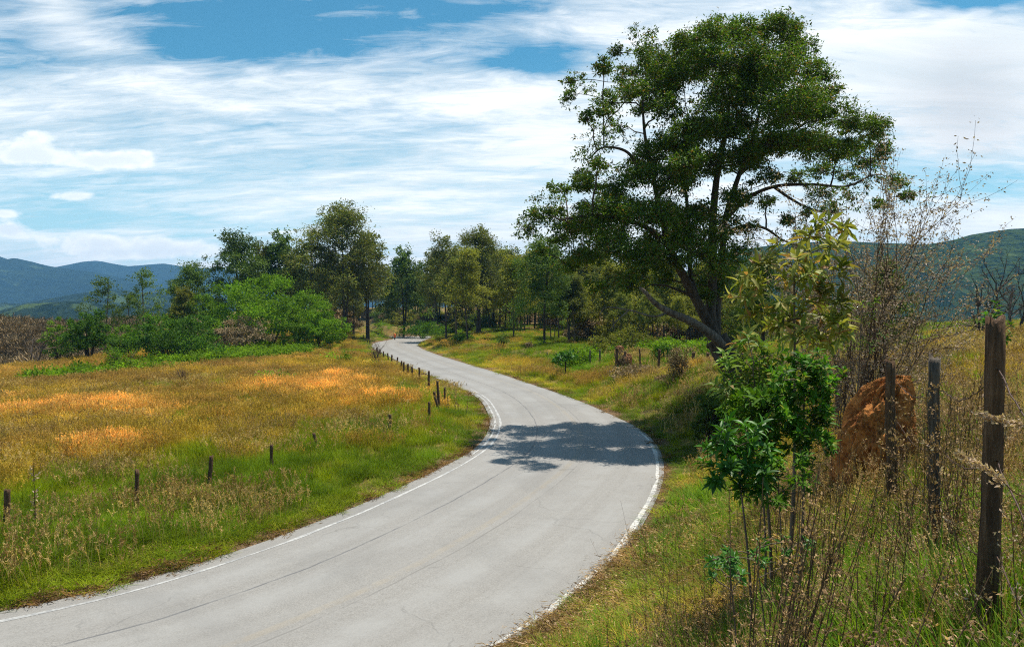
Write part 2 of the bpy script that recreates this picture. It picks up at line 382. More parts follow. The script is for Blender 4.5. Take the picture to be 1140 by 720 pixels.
def ground_mat():
    m, t, q = new_mat('ground_soil_and_turf'); geo = nd(t, 'ShaderNodeNewGeometry'); P = geo.outputs['Position']
    x, y, z = q.sep(P)[:3]
    at = nd(t, 'ShaderNodeAttribute'); at.attribute_name = 'road_distance'; d = at.outputs['Fac']
    n1 = q.noise(P, .12, 5, .6); n2 = q.noise(P, 1.7, 6, .65); n3 = q.noise(P, 14, 5, .7)
    soil = q.mix(q.ramp(n3, .35, .7), (.07, .045, .025), (.26, .165, .09))
    turf = q.mix(q.ramp(n2, .3, .7), (.10, .12, .016), (.22, .16, .035))
    turf = q.mix(q.ramp(n1, .42, .62), turf, (.30, .19, .045))
    col = q.mix(q.ramp(q.m('ADD', q.m('MULTIPLY', n3, .6), q.m('MULTIPLY', n2, .5)), .45, .65), soil, turf)
    col = q.mix(q.ramp(q.m('ADD', d, q.m('MULTIPLY', n2, .8)), .5, 1.6), soil, col)
    # valley floor and far country: woods and pastures
    f1 = q.noise(P, .0016, 6, .6, .4); f2 = q.noise(P, .02, 5, .7)
    wood = q.mix(q.ramp(f2, .35, .65), (.012, .030, .010), (.035, .060, .018))
    past = q.mix(q.ramp(f2, .35, .65), (.07, .12, .03), (.12, .15, .05))
    country = q.mix(q.ramp(f1, .52, .58), wood, past)
    col = q.mix(q.ramp(z, -12, -3), country, col)
    p = nd(t, 'ShaderNodeBsdfPrincipled'); t.links.new(col, p.inputs['Base Color']); p.inputs['Roughness'].default_value = .95; p.inputs['Specular IOR Level'].default_value = .1
    bp = nd(t, 'ShaderNodeBump'); bp.inputs['Strength'].default_value = .6; bp.inputs['Distance'].default_value = .05
    t.links.new(q.m('ADD', n3, n2), bp.inputs['Height']); t.links.new(bp.outputs[0], p.inputs['Normal']); finish(t, p.outputs[0]); return m
ground.data.materials.append(ground_mat())

# ------------------------------------------------------------------ road
def resample(P, step=.5):
    s = np.concatenate([[0], np.cumsum(np.hypot(*np.diff(P, axis=0).T))]); n = int(s[-1]/step)
    q = np.linspace(0, s[-1], n); return np.stack([np.interp(q, s, P[:, 0]), np.interp(q, s, P[:, 1])], 1)
CL = curve([s[0] for s in ST], 40); CR = curve([s[1] for s in ST], 40)
mid = (CL+CR)/2; VV = np.concatenate([[0], np.cumsum(np.hypot(*np.diff(mid, axis=0).T))])
HW = np.hypot(*(CR-CL).T)          # width at each station
def strip(name, ua, ub, zoff, mat, wob=0.0, across=2, keep=None):
    """strip between offsets (metres from the left edge; None = from right edge if negative)"""
    n = len(CL); rs = np.random.default_rng(len(name)); u = (CR-CL)/HW[:, None]
    def off(k): return np.where(k >= 0, k, HW+k) if not np.isscalar(k) else (np.full(n, k) if k >= 0 else HW+k)
    a = off(ua); b = off(ub)
    if wob:
        w = fbm(VV*1.0, VV*0, 1.7, 31, 4)*wob; a = a+w; b = b-fbm(VV, VV*0+9, 1.3, 37, 4)*wob
    cols = []; us = []
    for k in range(across+1):
        tt = k/across; oo = a*(1-tt)+b*tt; xy = CL+u*oo[:, None]
        crown = 0.02*np.sin(np.pi*np.clip(oo/HW, 0, 1))
        cols.append(np.column_stack([xy, road_z(xy[:, 1])+zoff+crown])); us.append(oo)
    V = np.stack(cols, 1).reshape(-1, 3); m = across+1
    i = np.arange(n-1)[:, None]*m; j = np.arange(across)[None]
    Q = np.stack([(i+j).ravel(), (i+j+1).ravel(), (i+m+j+1).ravel(), (i+m+j).ravel()], 1)
    if keep is not None: Q = Q[np.repeat(keep[:-1], across)]
    o = mesh_obj(name, V, Q, mat, smooth=True); tag(o, kind='structure')
    uv = o.data.uv_layers.new(name='UVMap'); U = np.stack([np.stack(us, 1).ravel()/1.0, np.repeat(VV, m)], 1)
    li = np.empty(len(o.data.loops), np.int32); o.data.loops.foreach_get('vertex_index', li)
    uv.data.foreach_set('uv', U[li].astype(np.float32).ravel())
    return o
def road_mat():
    m, t, q = new_mat('worn_pale_asphalt'); tc = nd(t, 'ShaderNodeTexCoord'); geo = nd(t, 'ShaderNodeNewGeometry'); P = geo.outputs['Position']
    u, v, _ = q.sep(tc.outputs['UV'])[:3]
    g1 = q.noise(P, 38, 5, .85); g2 = q.noise(P, 6, 5, .6); g3 = q.noise(P, .35, 4, .6)
    col = q.mix(q.ramp(g1, .25, .75, smooth=False), (.100, .094, .086), (.37, .35, .325))
    col = q.mix(q.m('MULTIPLY', q.ramp(g2, .45, .75), .35), col, (.29, .28, .265))
    col = q.mix(q.m('MULTIPLY', q.ramp(g3, .35, .7), .4), col, (.215, .205, .195))
    # wheel tracks slightly paler / smoother
    sv = q.noise(q.comb(q.m('MULTIPLY', u, 2.2), q.m('MULTIPLY', v, .04), 0.), 2.2, 4, .6)
    col = q.mix(q.m('MULTIPLY', q.ramp(sv, .4, .65), .22), col, (.30, .29, .275))
    for tu in (1.15, 2.75, 4.9, 6.2):
        tw = q.m('ADD', q.m('MULTIPLY', q.m('SUBTRACT', q.noise(q.comb(tu, v, 0.), .08, 2), .5), .5), tu)
        tb = q.m('MULTIPLY', q.ramp(q.m('ABSOLUTE', q.m('SUBTRACT', u, tw)), .1, .55, 1, 0), q.m('MULTIPLY', q.ramp(q.noise(P, .5, 4, .7), .3, .7), .55))
        col = q.mix(tb, col, (.30, .295, .285))
    pn = q.noise(P, .22, 5, .65, .6); col = q.mix(q.m('MULTIPLY', q.ramp(pn, .48, .66), .28), col, (.15, .145, .14))
    # dark seams running along the lane and a worn yellow centre line
    def line(u0, w, amp, freq, k, c, col, gate=None):
        wv = q.m('SUBTRACT', q.noise(q.comb(0., v, u0), freq, 5, .6), .5)
        dd = q.m('ABSOLUTE', q.m('SUBTRACT', u, q.m('ADD', q.m('MULTIPLY', wv, amp), u0)))
        f = q.ramp(dd, w*.4, w, 1, 0)
        f = q.m('MULTIPLY', f, q.m('MULTIPLY', q.ramp(gate if gate is not None else q.noise(q.comb(u0, v, 0.), .9, 4, .7), .3, .6), k))
        return q.mix(f, col, c)
    col = line(2.05, .035, .16, .5, .8, (.10, .10, .105), col)
    col = line(4.05, .03, .22, .35, .62, (.15, .14, .13), col)
    col = line(3.78, .13, .02, .3, .16, (.36, .27, .14), col, q.noise(P, 2.2, 5, .7))
    # stray hairline cracks
    vo = nd(t, 'ShaderNodeTexVoronoi', feature='DISTANCE_TO_EDGE'); vo.inputs['Scale'].default_value = .28
    wp = nd(t, 'ShaderNodeVectorMath', operation='ADD'); nz = nd(t, 'ShaderNodeTexNoise'); nz.inputs['Scale'].default_value = 1.3; nz.inputs['Detail'].default_value = 5
    t.links.new(P, nz.inputs['Vector']); t.links.new(P, wp.inputs[0]); t.links.new(nz.outputs['Color'], wp.inputs[1]); t.links.new(wp.outputs[0], vo.inputs['Vector'])
    crack = q.m('MULTIPLY', q.ramp(vo.outputs['Distance'], .002, .008, 1, 0), q.ramp(g3, .48, .58))
    col = q.mix(q.m('MULTIPLY', crack, .28), col, (.09, .085, .08))
    # grit and a few stains
    sp = q.noise(P, 22, 3, .6); col = q.mix(q.ramp(sp, .70, .76), col, (.14, .12, .10))
    p = nd(t, 'ShaderNodeBsdfPrincipled'); t.links.new(col, p.inputs['Base Color']); p.inputs['Roughness'].default_value = .82; p.inputs['Specular IOR Level'].default_value = .3
    bp = nd(t, 'ShaderNodeBump'); bp.inputs['Strength'].default_value = .35; bp.inputs['Distance'].default_value = .01
    t.links.new(g1, bp.inputs['Height']); t.links.new(bp.outputs[0], p.inputs['Normal']); finish(t, p.outputs[0]); return m
def paint_mat(name, c, lo, hi):
    """worn paint: chips show the asphalt colour"""
    m, t, q = new_mat(name); geo = nd(t, 'ShaderNodeNewGeometry'); P = geo.outputs['Position']
    n = q.m('ADD', q.m('MULTIPLY', q.noise(P, 9, 6, .75), .6), q.m('MULTIPLY', q.noise(P, 1.2, 3), .4))
    col = q.mix(q.ramp(n, lo, hi), c, (.25, .247, .245))
    p = nd(t, 'ShaderNodeBsdfPrincipled'); t.links.new(col, p.inputs['Base Color']); p.inputs['Roughness'].default_value = .7; finish(t, p.outputs[0]); return m
road = strip('road', 0.0, -0.0001, 0.0, road_mat(), across=10)
PW = paint_mat('white_edge_paint', (.46, .45, .43), .40, .60); PW2 = paint_mat('white_edge_paint_worn', (.54, .52, .48), .44, .60)
inner = (mid[:, 1] > 24) & (mid[:, 1] < 44)
strip('road_edge_line', .43, .51, .004, PW, .02, 1, keep=mid[:, 1] < 46)
strip('road_edge_line', .20, .27, .004, PW, .02, 1, keep=inner)
strip('road_edge_line', -.24, -.13, .004, PW2, .03, 1, keep=mid[:, 1] < 30)
# crumbly gravel edge strips beside the tarmac
def gravel_mat():
    m, t, q = new_mat('gravel_verge'); geo = nd(t, 'ShaderNodeNewGeometry'); P = geo.outputs['Position']
    a = q.noise(P, 30, 5, .8); b = q.noise(P, 3, 4)
    col = q.mix(q.ramp(a, .3, .7), (.07, .045, .03), (.30, .25, .20)); col = q.mix(q.ramp(b, .4, .7), col, (.16, .10, .06))
    p = nd(t, 'ShaderNodeBsdfPrincipled'); t.links.new(col, p.inputs['Base Color']); p.inputs['Roughness'].default_value = .95
    bp = nd(t, 'ShaderNodeBump'); bp.inputs['Strength'].default_value = .9; bp.inputs['Distance'].default_value = .03
    t.links.new(a, bp.inputs['Height']); t.links.new(bp.outputs[0], p.inputs['Normal']); finish(t, p.outputs[0]); return m

# ------------------------------------------------------------------ helpers for placing
def gz(x, y): return float(height(np.array([float(x)]), np.array([float(y)]))[0])
def at(px, D): return (px-570)/F*D, D        # where a bearing meets a distance: plan position
def zof(py, D): return EYE-(py-345)/F*D

# ------------------------------------------------------------------ mountains
def mountain_mat(name, dark, lite, past, sc, th=.6):
    m, t, q = new_mat(name); geo = nd(t, 'ShaderNodeNewGeometry'); P = geo.outputs['Position']
    a = q.noise(P, sc, 6, .65); b = q.noise(P, sc*9, 5, .75); c = q.noise(P, sc*.25, 4, .6)
    col = q.mix(q.ramp(q.m('ADD', q.m('MULTIPLY', b, .6), q.m('MULTIPLY', q.noise(P, sc*2.7, 5, .7), .4)), .43, .57), dark, lite); col = q.mix(q.ramp(a, th, th+.06), col, past)
    col = q.mix(q.m('MULTIPLY', q.ramp(c, .4, .6), .5), col, dark)
    p = nd(t, 'ShaderNodeBsdfPrincipled'); t.links.new(col, p.inputs['Base Color']); p.inputs['Roughness'].default_value = 1.0; p.inputs['Specular IOR Level'].default_value = 0
    bp = nd(t, 'ShaderNodeBump'); bp.inputs['Strength'].default_value = 1.0; bp.inputs['Distance'].default_value = .12/sc
    t.links.new(b, bp.inputs['Height']); t.links.new(bp.outputs[0], p.inputs['Normal']); finish(t, p.outputs[0]); return m
def mountain(name, prof, D, depth, mat, seed, rough=.10, zlow=-130, nx=260, ny=110):
    """ridge whose skyline follows prof (bearing px, py) at distance D; a real hill with both slopes"""
    pr = np.array(prof, float); px = np.linspace(pr[0, 0], pr[-1, 0], nx)
    top = EYE+(345-np.interp(px, pr[:, 0], pr[:, 1]))/F*D
    X = (px-570)/F*D; s = np.linspace(-1, 1, ny)
    XX, SS = np.meshgrid(X, s, indexing='ij'); YY = D+SS*depth
    XX = XX+fbm(XX, YY, depth*.6, seed+70, 3)*depth*.1*(1-np.abs(SS))
    prof_s = (1-np.abs(SS)**1.15); prof_s = prof_s*.75+.25*sm(prof_s)
    gul = fbm(XX, YY, depth*.55, seed, 6); rid = 1-np.abs(fbm(XX, YY*.55, depth*.42, seed+30, 5))
    ZZ = zlow+(top[:, None]-zlow)*prof_s
    ZZ = ZZ+(top[:, None]-zlow)*rough*(gul*.9+(rid-.75)*1.3)*np.sin(np.pi*np.clip(1-np.abs(SS), 0, 1)**.6)
    V = np.stack([XX, YY, ZZ], -1).reshape(-1, 3); i = np.arange(nx-1)[:, None]*ny; j = np.arange(ny-1)[None]
    Q = np.stack([(i+j).ravel(), (i+ny+j).ravel(), (i+ny+j+1).ravel(), (i+j+1).ravel()], 1)
    o = mesh_obj(name, V, Q, mat, smooth=True); tag(o, kind='structure'); return o
MM1 = mountain_mat('far_forest', (.010, .024, .012), (.028, .05, .022), (.08, .12, .035), .0046, .60)
MM2 = mountain_mat('mid_forest', (.010, .022, .008), (.035, .055, .018), (.12, .17, .045), .011, .54)
MM3 = mountain_mat('right_forest', (.005, .018, .004), (.062, .095, .014), (.10, .14, .03), .016, .60)
mountain('mountain', [(-420, 300), (-300, 282), (-180, 292), (-90, 276), (-40, 280), (0, 285), (20, 289), (33, 287), (60, 291), (80, 296), (120, 303), (160, 315), (210, 335), (260, 350)], 2600, 900, MM1, 5, .13)
mountain('mountain', [(-60, 320), (20, 300), (75, 297), (105, 291), (120, 290), (150, 296), (175, 293), (195, 296), (215, 298), (280, 303), (400, 300), (520, 306), (640, 300), (760, 308), (900, 300), (1100, 300), (1300, 305)], 3400, 800, MM1, 17, .13)
mountain('hill', [(-500, 330), (-200, 325), (-60, 335), (0, 338), (40, 331), (75, 325), (110, 322), (150, 326), (200, 330), (260, 335), (340, 340), (460, 348)], 1450, 480, MM2, 29, .2)
mountain('hill', [(-500, 345), (-150, 342), (0, 348), (40, 338), (90, 335), (140, 340), (200, 345), (260, 350)], 850, 280, MM2, 41, .2)
mountain('hill', [(700, 345), (760, 300), (800, 278), (840, 272), (890, 268), (940, 270), (985, 272), (1015, 267), (1040, 261), (1062, 258), (1085, 255), (1110, 254), (1128, 256), (1150, 264), (1200, 272), (1320, 262), (1450, 280), (1600, 330)], 1000, 520, MM3, 53, .085, zlow=-95, nx=360, ny=150)

# ------------------------------------------------------------------ ground cover (uncountable): geometry-nodes scatter of tufts
PROTO = {}
def proto_collection(name, metas):
    c = bpy.data.collections.new(name)           # never linked into the scene: only the scatter reads it
    for i, me in enumerate(metas):
        o = bpy.data.objects.new('%s_tuft' % name, me); c.objects.link(o)
    return c
def scatter(name, coll, P, scale, rot, tilt, tint, pick):
    n = len(P); me = bpy.data.meshes.new(name); me.vertices.add(n); me.vertices.foreach_set('co', np.asarray(P, np.float32).ravel())
    def att(nm, typ, arr, key='value'):
        a = me.attributes.new(nm, typ, 'POINT'); a.data.foreach_set(key, np.ascontiguousarray(arr, dtype=np.int32 if typ == 'INT' else np.float32).ravel())
    att('sc', 'FLOAT_VECTOR', scale, 'vector'); att('rot', 'FLOAT_VECTOR', np.stack([tilt[:, 0], tilt[:, 1], rot], 1), 'vector')
    att('tint', 'FLOAT_VECTOR', tint, 'vector'); att('pick', 'INT', pick)
    o = link(bpy.data.objects.new(name, me)); tag(o, kind='stuff')
    ng = bpy.data.node_groups.new(name+'_scatter', 'GeometryNodeTree')
    ng.interface.new_socket('Geometry', in_out='INPUT', socket_type='NodeSocketGeometry'); ng.interface.new_socket('Geometry', in_out='OUTPUT', socket_type='NodeSocketGeometry')
    gi = ng.nodes.new('NodeGroupInput'); go = ng.nodes.new('NodeGroupOutput')
    mp = ng.nodes.new('GeometryNodeMeshToPoints'); io = ng.nodes.new('GeometryNodeInstanceOnPoints'); ci = ng.nodes.new('GeometryNodeCollectionInfo')
    ci.inputs['Collection'].default_value = coll; ci.inputs['Separate Children'].default_value = True; ci.inputs['Reset Children'].default_value = True
    def na(nm, typ):
        a = ng.nodes.new('GeometryNodeInputNamedAttribute'); a.data_type = typ; a.inputs['Name'].default_value = nm
        return [s for s in a.outputs if s.enabled and s.name == 'Attribute'][0]
    L = ng.links.new
    L(gi.outputs[0], mp.inputs['Mesh']); L(mp.outputs[0], io.inputs['Points']); L(ci.outputs[0], io.inputs['Instance'])
    io.inputs['Pick Instance'].default_value = True; L(na('pick', 'INT'), io.inputs['Instance Index'])
    er = ng.nodes.new('FunctionNodeEulerToRotation'); L(na('rot', 'FLOAT_VECTOR'), er.inputs[0]); L(er.outputs[0], io.inputs['Rotation'])
    L(na('sc', 'FLOAT_VECTOR'), io.inputs['Scale']); L(io.outputs[0], go.inputs[0])
    md = o.modifiers.new('scatter', 'NODES'); md.node_group = ng
    return o
G_GREEN = leaf_mat('grass_blades', (.75, .8, .7), (1.2, 1.15, 1.2), .38, .65, .10, tint=True, var=.22, scale=.5)
G_HEAD = leaf_mat('grass_seed_heads', (.8, .8, .8), (1.2, 1.15, 1.1), .35, .7, .15, tint=True, var=.22, scale=.5)
rp = np.random.default_rng(101)
def seeded_tuft(n, spread, h0, h1, r, w=.006, head=.16, hn=9, hs=.34):
    """thin stems with feathery heads"""
    A = Acc(); az = r.uniform(0, 6.28, n); rad = spread*np.sqrt(r.uniform(0, 1, n))
    for k in range(n):
        H = r.uniform(h0, h1); b = np.array([rad[k]*np.cos(az[k]), rad[k]*np.sin(az[k]), 0]); ln = r.normal(0, .13, 2)
        P = np.array([b, b+[ln[0]*H*.3, ln[1]*H*.3, H*.5], b+[ln[0]*H, ln[1]*H, H]])
        s = np.array([np.cos(az[k]*3), np.sin(az[k]*3), 0])*w*.5
        V = np.concatenate([P-s, P+s]); A.add((V, np.array([[0, 3, 4], [0, 4, 1], [1, 4, 5], [1, 5, 2]])))
        t = r.uniform(0, 1, hn)[:, None]; d = unit(P[2]-P[1]); pos = P[2]-d*head*t
        dr = unit(d*1.6+r.normal(0, .6, (hn, 3))); A.add(place(LEAF_D, pos, dr, rand_dirs(hn, r), head*hs, w*2.6))
    return A
protos_green = []
for i in range(5):
    A = Acc().add(blades(46, .26, .22, .62, .013, .75, rp)).add(blades(14, .2, .5, .8, .010, .45, rp)); protos_green.append(A.data('green_tuft', G_GREEN))
C_GREEN = proto_collection('green_grass', protos_green)
protos_gold = []
for i in range(5):
    A = seeded_tuft(30, .32, .45, .78, rp); A.add(blades(30, .3, .2, .5, .010, .7, rp)); protos_gold.append(A.data('gold_tuft', G_HEAD))
C_GOLD = proto_collection('seeding_grass', protos_gold)
protos_st = [seeded_tuft(7, .30, .55, 1.0, rp, .006, .22, 12).data('stalk_tuft', G_HEAD) for i in range(4)]
C_STALK = proto_collection('seed_stalks', protos_st)
protos_fine = [seeded_tuft(9, .22, .35, .8, rp, .004, .22, 16, .10).data('straw_tuft', G_HEAD) for i in range(5)]
C_FINE = proto_collection('fine_straw', protos_fine)
protos_short = []
for i in range(4):
    A = Acc().add(blades(44, .14, .05, .22, .006, 1.0, rp)); protos_short.append(A.data('short_tuft', G_GREEN))
C_SHORT = proto_collection('short_grass', protos_short)
protos_lit = []
for i in range(4):
    n = 60; pos = np.column_stack([rp.normal(0, .13, (n, 2)), rp.uniform(0.0, .05, n)]); d = rp.normal(size=(n, 3)); d[:, 2] *= .28
    A = Acc().add(place(LEAF_D, pos, d, np.array([0, 0, 1.])+rp.normal(0, .4, (n, 3)), rp.uniform(.05, .17, n), rp.uniform(.002, .007, n)))
    n = 18; pos = np.column_stack([rp.normal(0, .12, (n, 2)), rp.uniform(0.0, .03, n)]); d = rp.normal(size=(n, 3)); d[:, 2] *= .3
    A.add(place(LEAF_L, pos, d, np.array([0, 0, 1.])+rp.normal(0, .4, (n, 3)), rp.uniform(.03, .07, n), rp.uniform(.012, .03, n))); protos_lit.append(A.data('litter', G_HEAD))
C_LIT = proto_collection('dry_litter', protos_lit)
protos_long = []
for i in range(4):
    A = Acc().add(blades(26, .12, .3, .75, .014, .6, rp, 5)); protos_long.append(A.data('long_tuft', G_GREEN))
C_LONG = proto_collection('long_grass', protos_long)
protos_herb = []
for i in range(4):
    n = 90; pos = rp.normal(0, .16, (n, 3)); pos[:, 2] = np.abs(pos[:, 2])*1.2+.05; d = pos.copy(); d[:, 2] = .2; d += rp.normal(0, .25, d.shape)
    protos_herb.append(Acc().add(place(LEAF_L, pos, d, np.array([0, 0, 1.])+rp.normal(0, .5, (n, 3)), rp.uniform(.08, .16, n), rp.uniform(.04, .08, n))).data('herb', G_GREEN))
C_HERB = proto_collection('leafy_herbs', protos_herb)

def sample(n, D0, D1, a0, a1, power, r):
    """n plan points between bearings a0..a1 (px) and ranges D0..D1; power 2 = even in plan, 0 = even on a log scale"""
    u = r.uniform(0, 1, n)
    D = (D0**power+u*(D1**power-D0**power))**(1/power) if power else D0*(D1/D0)**u
    px = r.uniform(a0, a1, n); return (px-570)/F*D, D
def blobmask(x, y, L):
    px = 570+x/y*F; m = np.zeros(x.shape)
    for (cx, cy, a, b, z) in L:             # patch centre given as bearing + image row on ground of height z -> plan ellipse
        D = (EYE-z)/((cy-345)/F); X = (cx-570)/F*D; D1 = (EYE-z)/((cy-b-345)/F); D2 = (EYE-z)/((cy+b-345)/F); ry = abs(D1-D2)*.42; rx = a/F*D
        m = np.maximum(m, np.exp(-((x-X)/rx)**2-((y-D)/ry)**2))
    return m
ORANGE = [(70, 443, 115, 8, .9), (350, 423, 75, 8, .9), (375, 412, 35, 5, .9), (395, 434, 60, 7, .9), (300, 424, 45, 6, .9), (245, 455, 22, 6, .9), (125, 487, 45, 10, .8)]
BRIGHT = [(255, 386, 50, 9, 1.2), (80, 405, 45, 6, .9), (725, 385, 45, 9, 1.6), (300, 384, 40, 6, 1.3), (640, 395, 30, 5, 1.3), (490, 362, 60, 4, 1.4)]
def scatter_patch(name, coll, npick, x, y, tintf, h, keep, r, ht=1.0, grow=26., tiltk=.08, sink=.0):
    info = road_info(x, y); k = keep(x, y, *info); x, y = x[k], y[k]; info = (info[0][k], info[1][k])
    z = height(x, y, info)-sink; n = len(x); D = np.hypot(x, y)
    s = np.clip(D/grow, 1, 3.0)**.55
    hh = h(x, y, *info)*r.uniform(.75, 1.25, n); hh = np.where(info[1] & (y < 24), hh*np.clip(.48+.16*info[0], 0, 1), hh)
    sc = np.stack([s*r.uniform(.85, 1.2, n), s*r.uniform(.85, 1.2, n), hh], 1)
    tt = tintf(x, y, info[0], info[1], r)
    return scatter(name, coll, np.stack([x, y, z], 1), sc, r.uniform(0, 6.28, n), r.normal(0, tiltk, (n, 2)), tt, r.integers(0, npick, n))
def lerp(a, b, t): return np.asarray(a)[None]*(1-t[:, None])+np.asarray(b)[None]*t[:, None]
GR = (.13, .21, .008); GY = (.27, .29, .010); OC = (.52, .37, .06); OR = (.90, .54, .17); BR = (.40, .25, .075); BG = (.12, .26, .010)
def field_mix(x, y, d, right):
    """0 green .. 1 dry: the strip along the road stays green, the far field is dry"""
    n = fbm(x, y, 9, 61, 4)*.42+fbm(x, y, 1.8, 71, 3)*.40
    dryL = sm(d, 2.0, 11)*.50+sm(y, 24, 52)*.45+n-.06
    dryR = .16+n*1.5+sm(d, 0, 1)*.1-sm(y, 30, 45)*sm(d, 3, 9)*.30
    return np.clip(np.where(right, dryR, dryL), 0, 1)
def tint_grass(x, y, d, right, r):
    t = field_mix(x, y, d, right); t = np.clip(t+r.normal(0, .13, len(x)), 0, 1)
    c = np.where((t < .5)[:, None], lerp(GR, GY, np.clip(t*2, 0, 1)), lerp(GY, OC, np.clip(t*2-1, 0, 1)))
    b = np.clip(blobmask(x, y, BRIGHT)*1.5, 0, 1); c = c*(1-b[:, None])+np.array(BG)*b[:, None]
    return c*r.uniform(.55, 1.35, len(x))[:, None]
def tint_gold(x, y, d, right, r):
    o = np.clip(blobmask(x, y, ORANGE)*1.6-.35+fbm(x, y, 4, 47, 4)*.7+r.normal(0, .22, len(x)), 0, 1)
    t = np.clip(fbm(x, y, 6, 81, 3)*.6+.5+r.normal(0, .15, len(x)), 0, 1)
    c = lerp(BR, OC, t); c = c*(1-o[:, None])+np.array(OR)*o[:, None]
    return c*r.uniform(.6, 1.35, len(x))[:, None]
r1 = np.random.default_rng(11)
onland = lambda x, y: (side(x, y, EDGE_L) < 6) & (-side(x, y, EDGE_R) < 8)
# tall green and yellowing grass over both fields
x, y = sample(56000, 9, 158, -120, 1200, .35, r1)
def keep_green(x, y, d, right):
    ok = (d > np.where(right, .2, .18)+fbm(x, y, .8, 5, 3)*.30) & onland(x, y); ok &= ~(right & (y < 8)) & ~(right & (y < 20) & (r1.uniform(0, 1, len(x)) < .5))
    dry = field_mix(x, y, d, right); u = r1.uniform(0, 1, len(x)); ok &= u > dry*.45*(~right)
    return ok
def h_green(x, y, d, right):
    h = np.where(right, .62+.1*fbm(x, y, 5, 6, 2), .54+.20*fbm(x, y, 7, 7, 3)); h = h*(.5+.5*sm(d, .2, 2.0)); h = np.where(right & (y < 34) & (d < 9), h*.66, h); return h
scatter_patch('green_grass', C_GREEN, 5, x, y, tint_grass, h_green, keep_green, r1)
# loose seed stalks standing through the green
x, y = sample(16000, 9, 60, -120, 1140, .4, r1)
scatter_patch('seed_stalks', C_STALK, 4, x, y, lambda x, y, d, rt, r: lerp((.22, .13, .05), (.62, .46, .20), r.uniform(0, 1, len(x))), lambda x, y, d, rt: np.where(rt, .7, .62),
              lambda x, y, d, rt: (d > .7) & onland(x, y) & (r1.uniform(0, 1, len(x)) < np.clip(.10+fbm(x, y, 3, 55, 3)*.8+.25*sm(d, 6, 12), 0, 1)) & ~(rt & (y < 12)), r1, grow=20)
# dry seeding grass: brown, ochre and the orange drifts
x, y = sample(42000, 14, 130, -120, 1200, .5, r1)
def keep_gold(x, y, d, right):
    o = blobmask(x, y, ORANGE); dry = field_mix(x, y, d, right); u = r1.uniform(0, 1, len(x))
    return (d > 1.6) & onland(x, y) & ((u < (dry-.30)*np.where(right, .75, 1.15)) | ((o > .25) & (u < .95))) & (blobmask(x, y, BRIGHT) < .4)
def h_gold(x, y, d, right): return np.where(blobmask(x, y, ORANGE) > .3, .98, np.where(right, .72, .78))
scatter_patch('dry_seeding_grass', C_GOLD, 5, x, y, tint_gold, h_gold, keep_gold, r1)
# broad-leaved bright green growth in a few damp patches
x, y = sample(26000, 30, 150, -60, 1140, 1.0, r1)
scatter_patch('leafy_green_growth', C_HERB, 4, x, y, lambda x, y, d, rt, r: np.array([[.16, .27, .012]])*r.uniform(.45, 1.3, (len(x), 1)), lambda *a: 1.7*np.ones(len(a[0])),
              lambda x, y, d, rt: (d > 1.5) & onland(x, y) & (blobmask(x, y, BRIGHT)+fbm(x, y, 3, 44, 3)*.4 > .5), r1, grow=22)
# near bank on the right: short turf, dead leaves and stalks, long green tufts
x, y = sample(30000, 1.6, 15, 540, 1260, 1.1, r1)
def near_t(x, y): return np.clip(.68+fbm(x, y, 1.3, 91, 3)*.9, 0, 1)
def tint_short(x, y, d, right, r):
    t = np.clip(near_t(x, y)+r.normal(0, .15, len(x)), 0, 1); return lerp((.15, .22, .020), (.42, .29, .09), t)*r.uniform(.6, 1.25, (len(x), 1))
def dryspot(x, y):
    m = np.exp(-((x-1.9)/.95)**2-((y-3.9)/1.1)**2); return np.maximum(m, .8*np.exp(-((x-3.2)/1.1)**2-((y-8.2)/1.6)**2))
scatter_patch('short_grass', C_SHORT, 4, x, y, tint_short, lambda x, y, d, rt: (1.2+.4*fbm(x, y, 1, 8, 2))*(.45+.55*sm(d, .2, 1.5)),
              lambda x, y, d, rt: rt & (d > .08+fbm(x, y, .7, 5, 2)*.12) & (r1.uniform(0, 1, len(x)) > dryspot(x, y)*1.1), r1, grow=9, tiltk=.2)
x, y = sample(20000, 1.4, 16, 540, 1260, 1.0, r1)
scatter_patch('dry_litter', C_LIT, 4, x, y, lambda x, y, d, rt, r: lerp((.14, .075, .04), (.72, .52, .32), r.uniform(0, 1, len(x))), lambda *a: 1.2*np.ones(len(a[0])),
              lambda x, y, d, rt: rt & (d > .03), r1, grow=9, tiltk=.15)
# knee-high withered weeds over the right bank
pw = []
for i in range(4):
    A = Acc(); r_ = rp
    for k in range(7):
        b = np.append(r_.normal(0, .1, 2), -.03); H = r_.uniform(.3, .75); ln = np.append(r_.normal(0, .25, 2), 1.0); P_ = np.array([b, b+ln*H*.5+r_.normal(0, .015, 3), b+ln*H]); A.add(tube(P_, [.0035, .0028, .0012], 3, cap=False))
        for q_ in range(7):
            s_ = P_[1]+(P_[2]-P_[1])*r_.uniform(-.6, 1); e_ = s_+unit(ln+r_.normal(0, .8, 3))*r_.uniform(.04, .14); A.add(tube(np.array([s_, e_]), [.0018, .0008], 3, cap=False))
            m_ = 4; A.add(place(LEAF_D, s_+(e_-s_)*r_.uniform(.2, 1.1, m_)[:, None], rand_dirs(m_, r_), rand_dirs(m_, r_), r_.uniform(.012, .035, m_), .011))
    pw.append(A.data('withered', G_HEAD))
C_WITH = proto_collection('withered_weeds', pw)
x, y = sample(5200, 2.6, 40, 560, 1260, .5, r1)
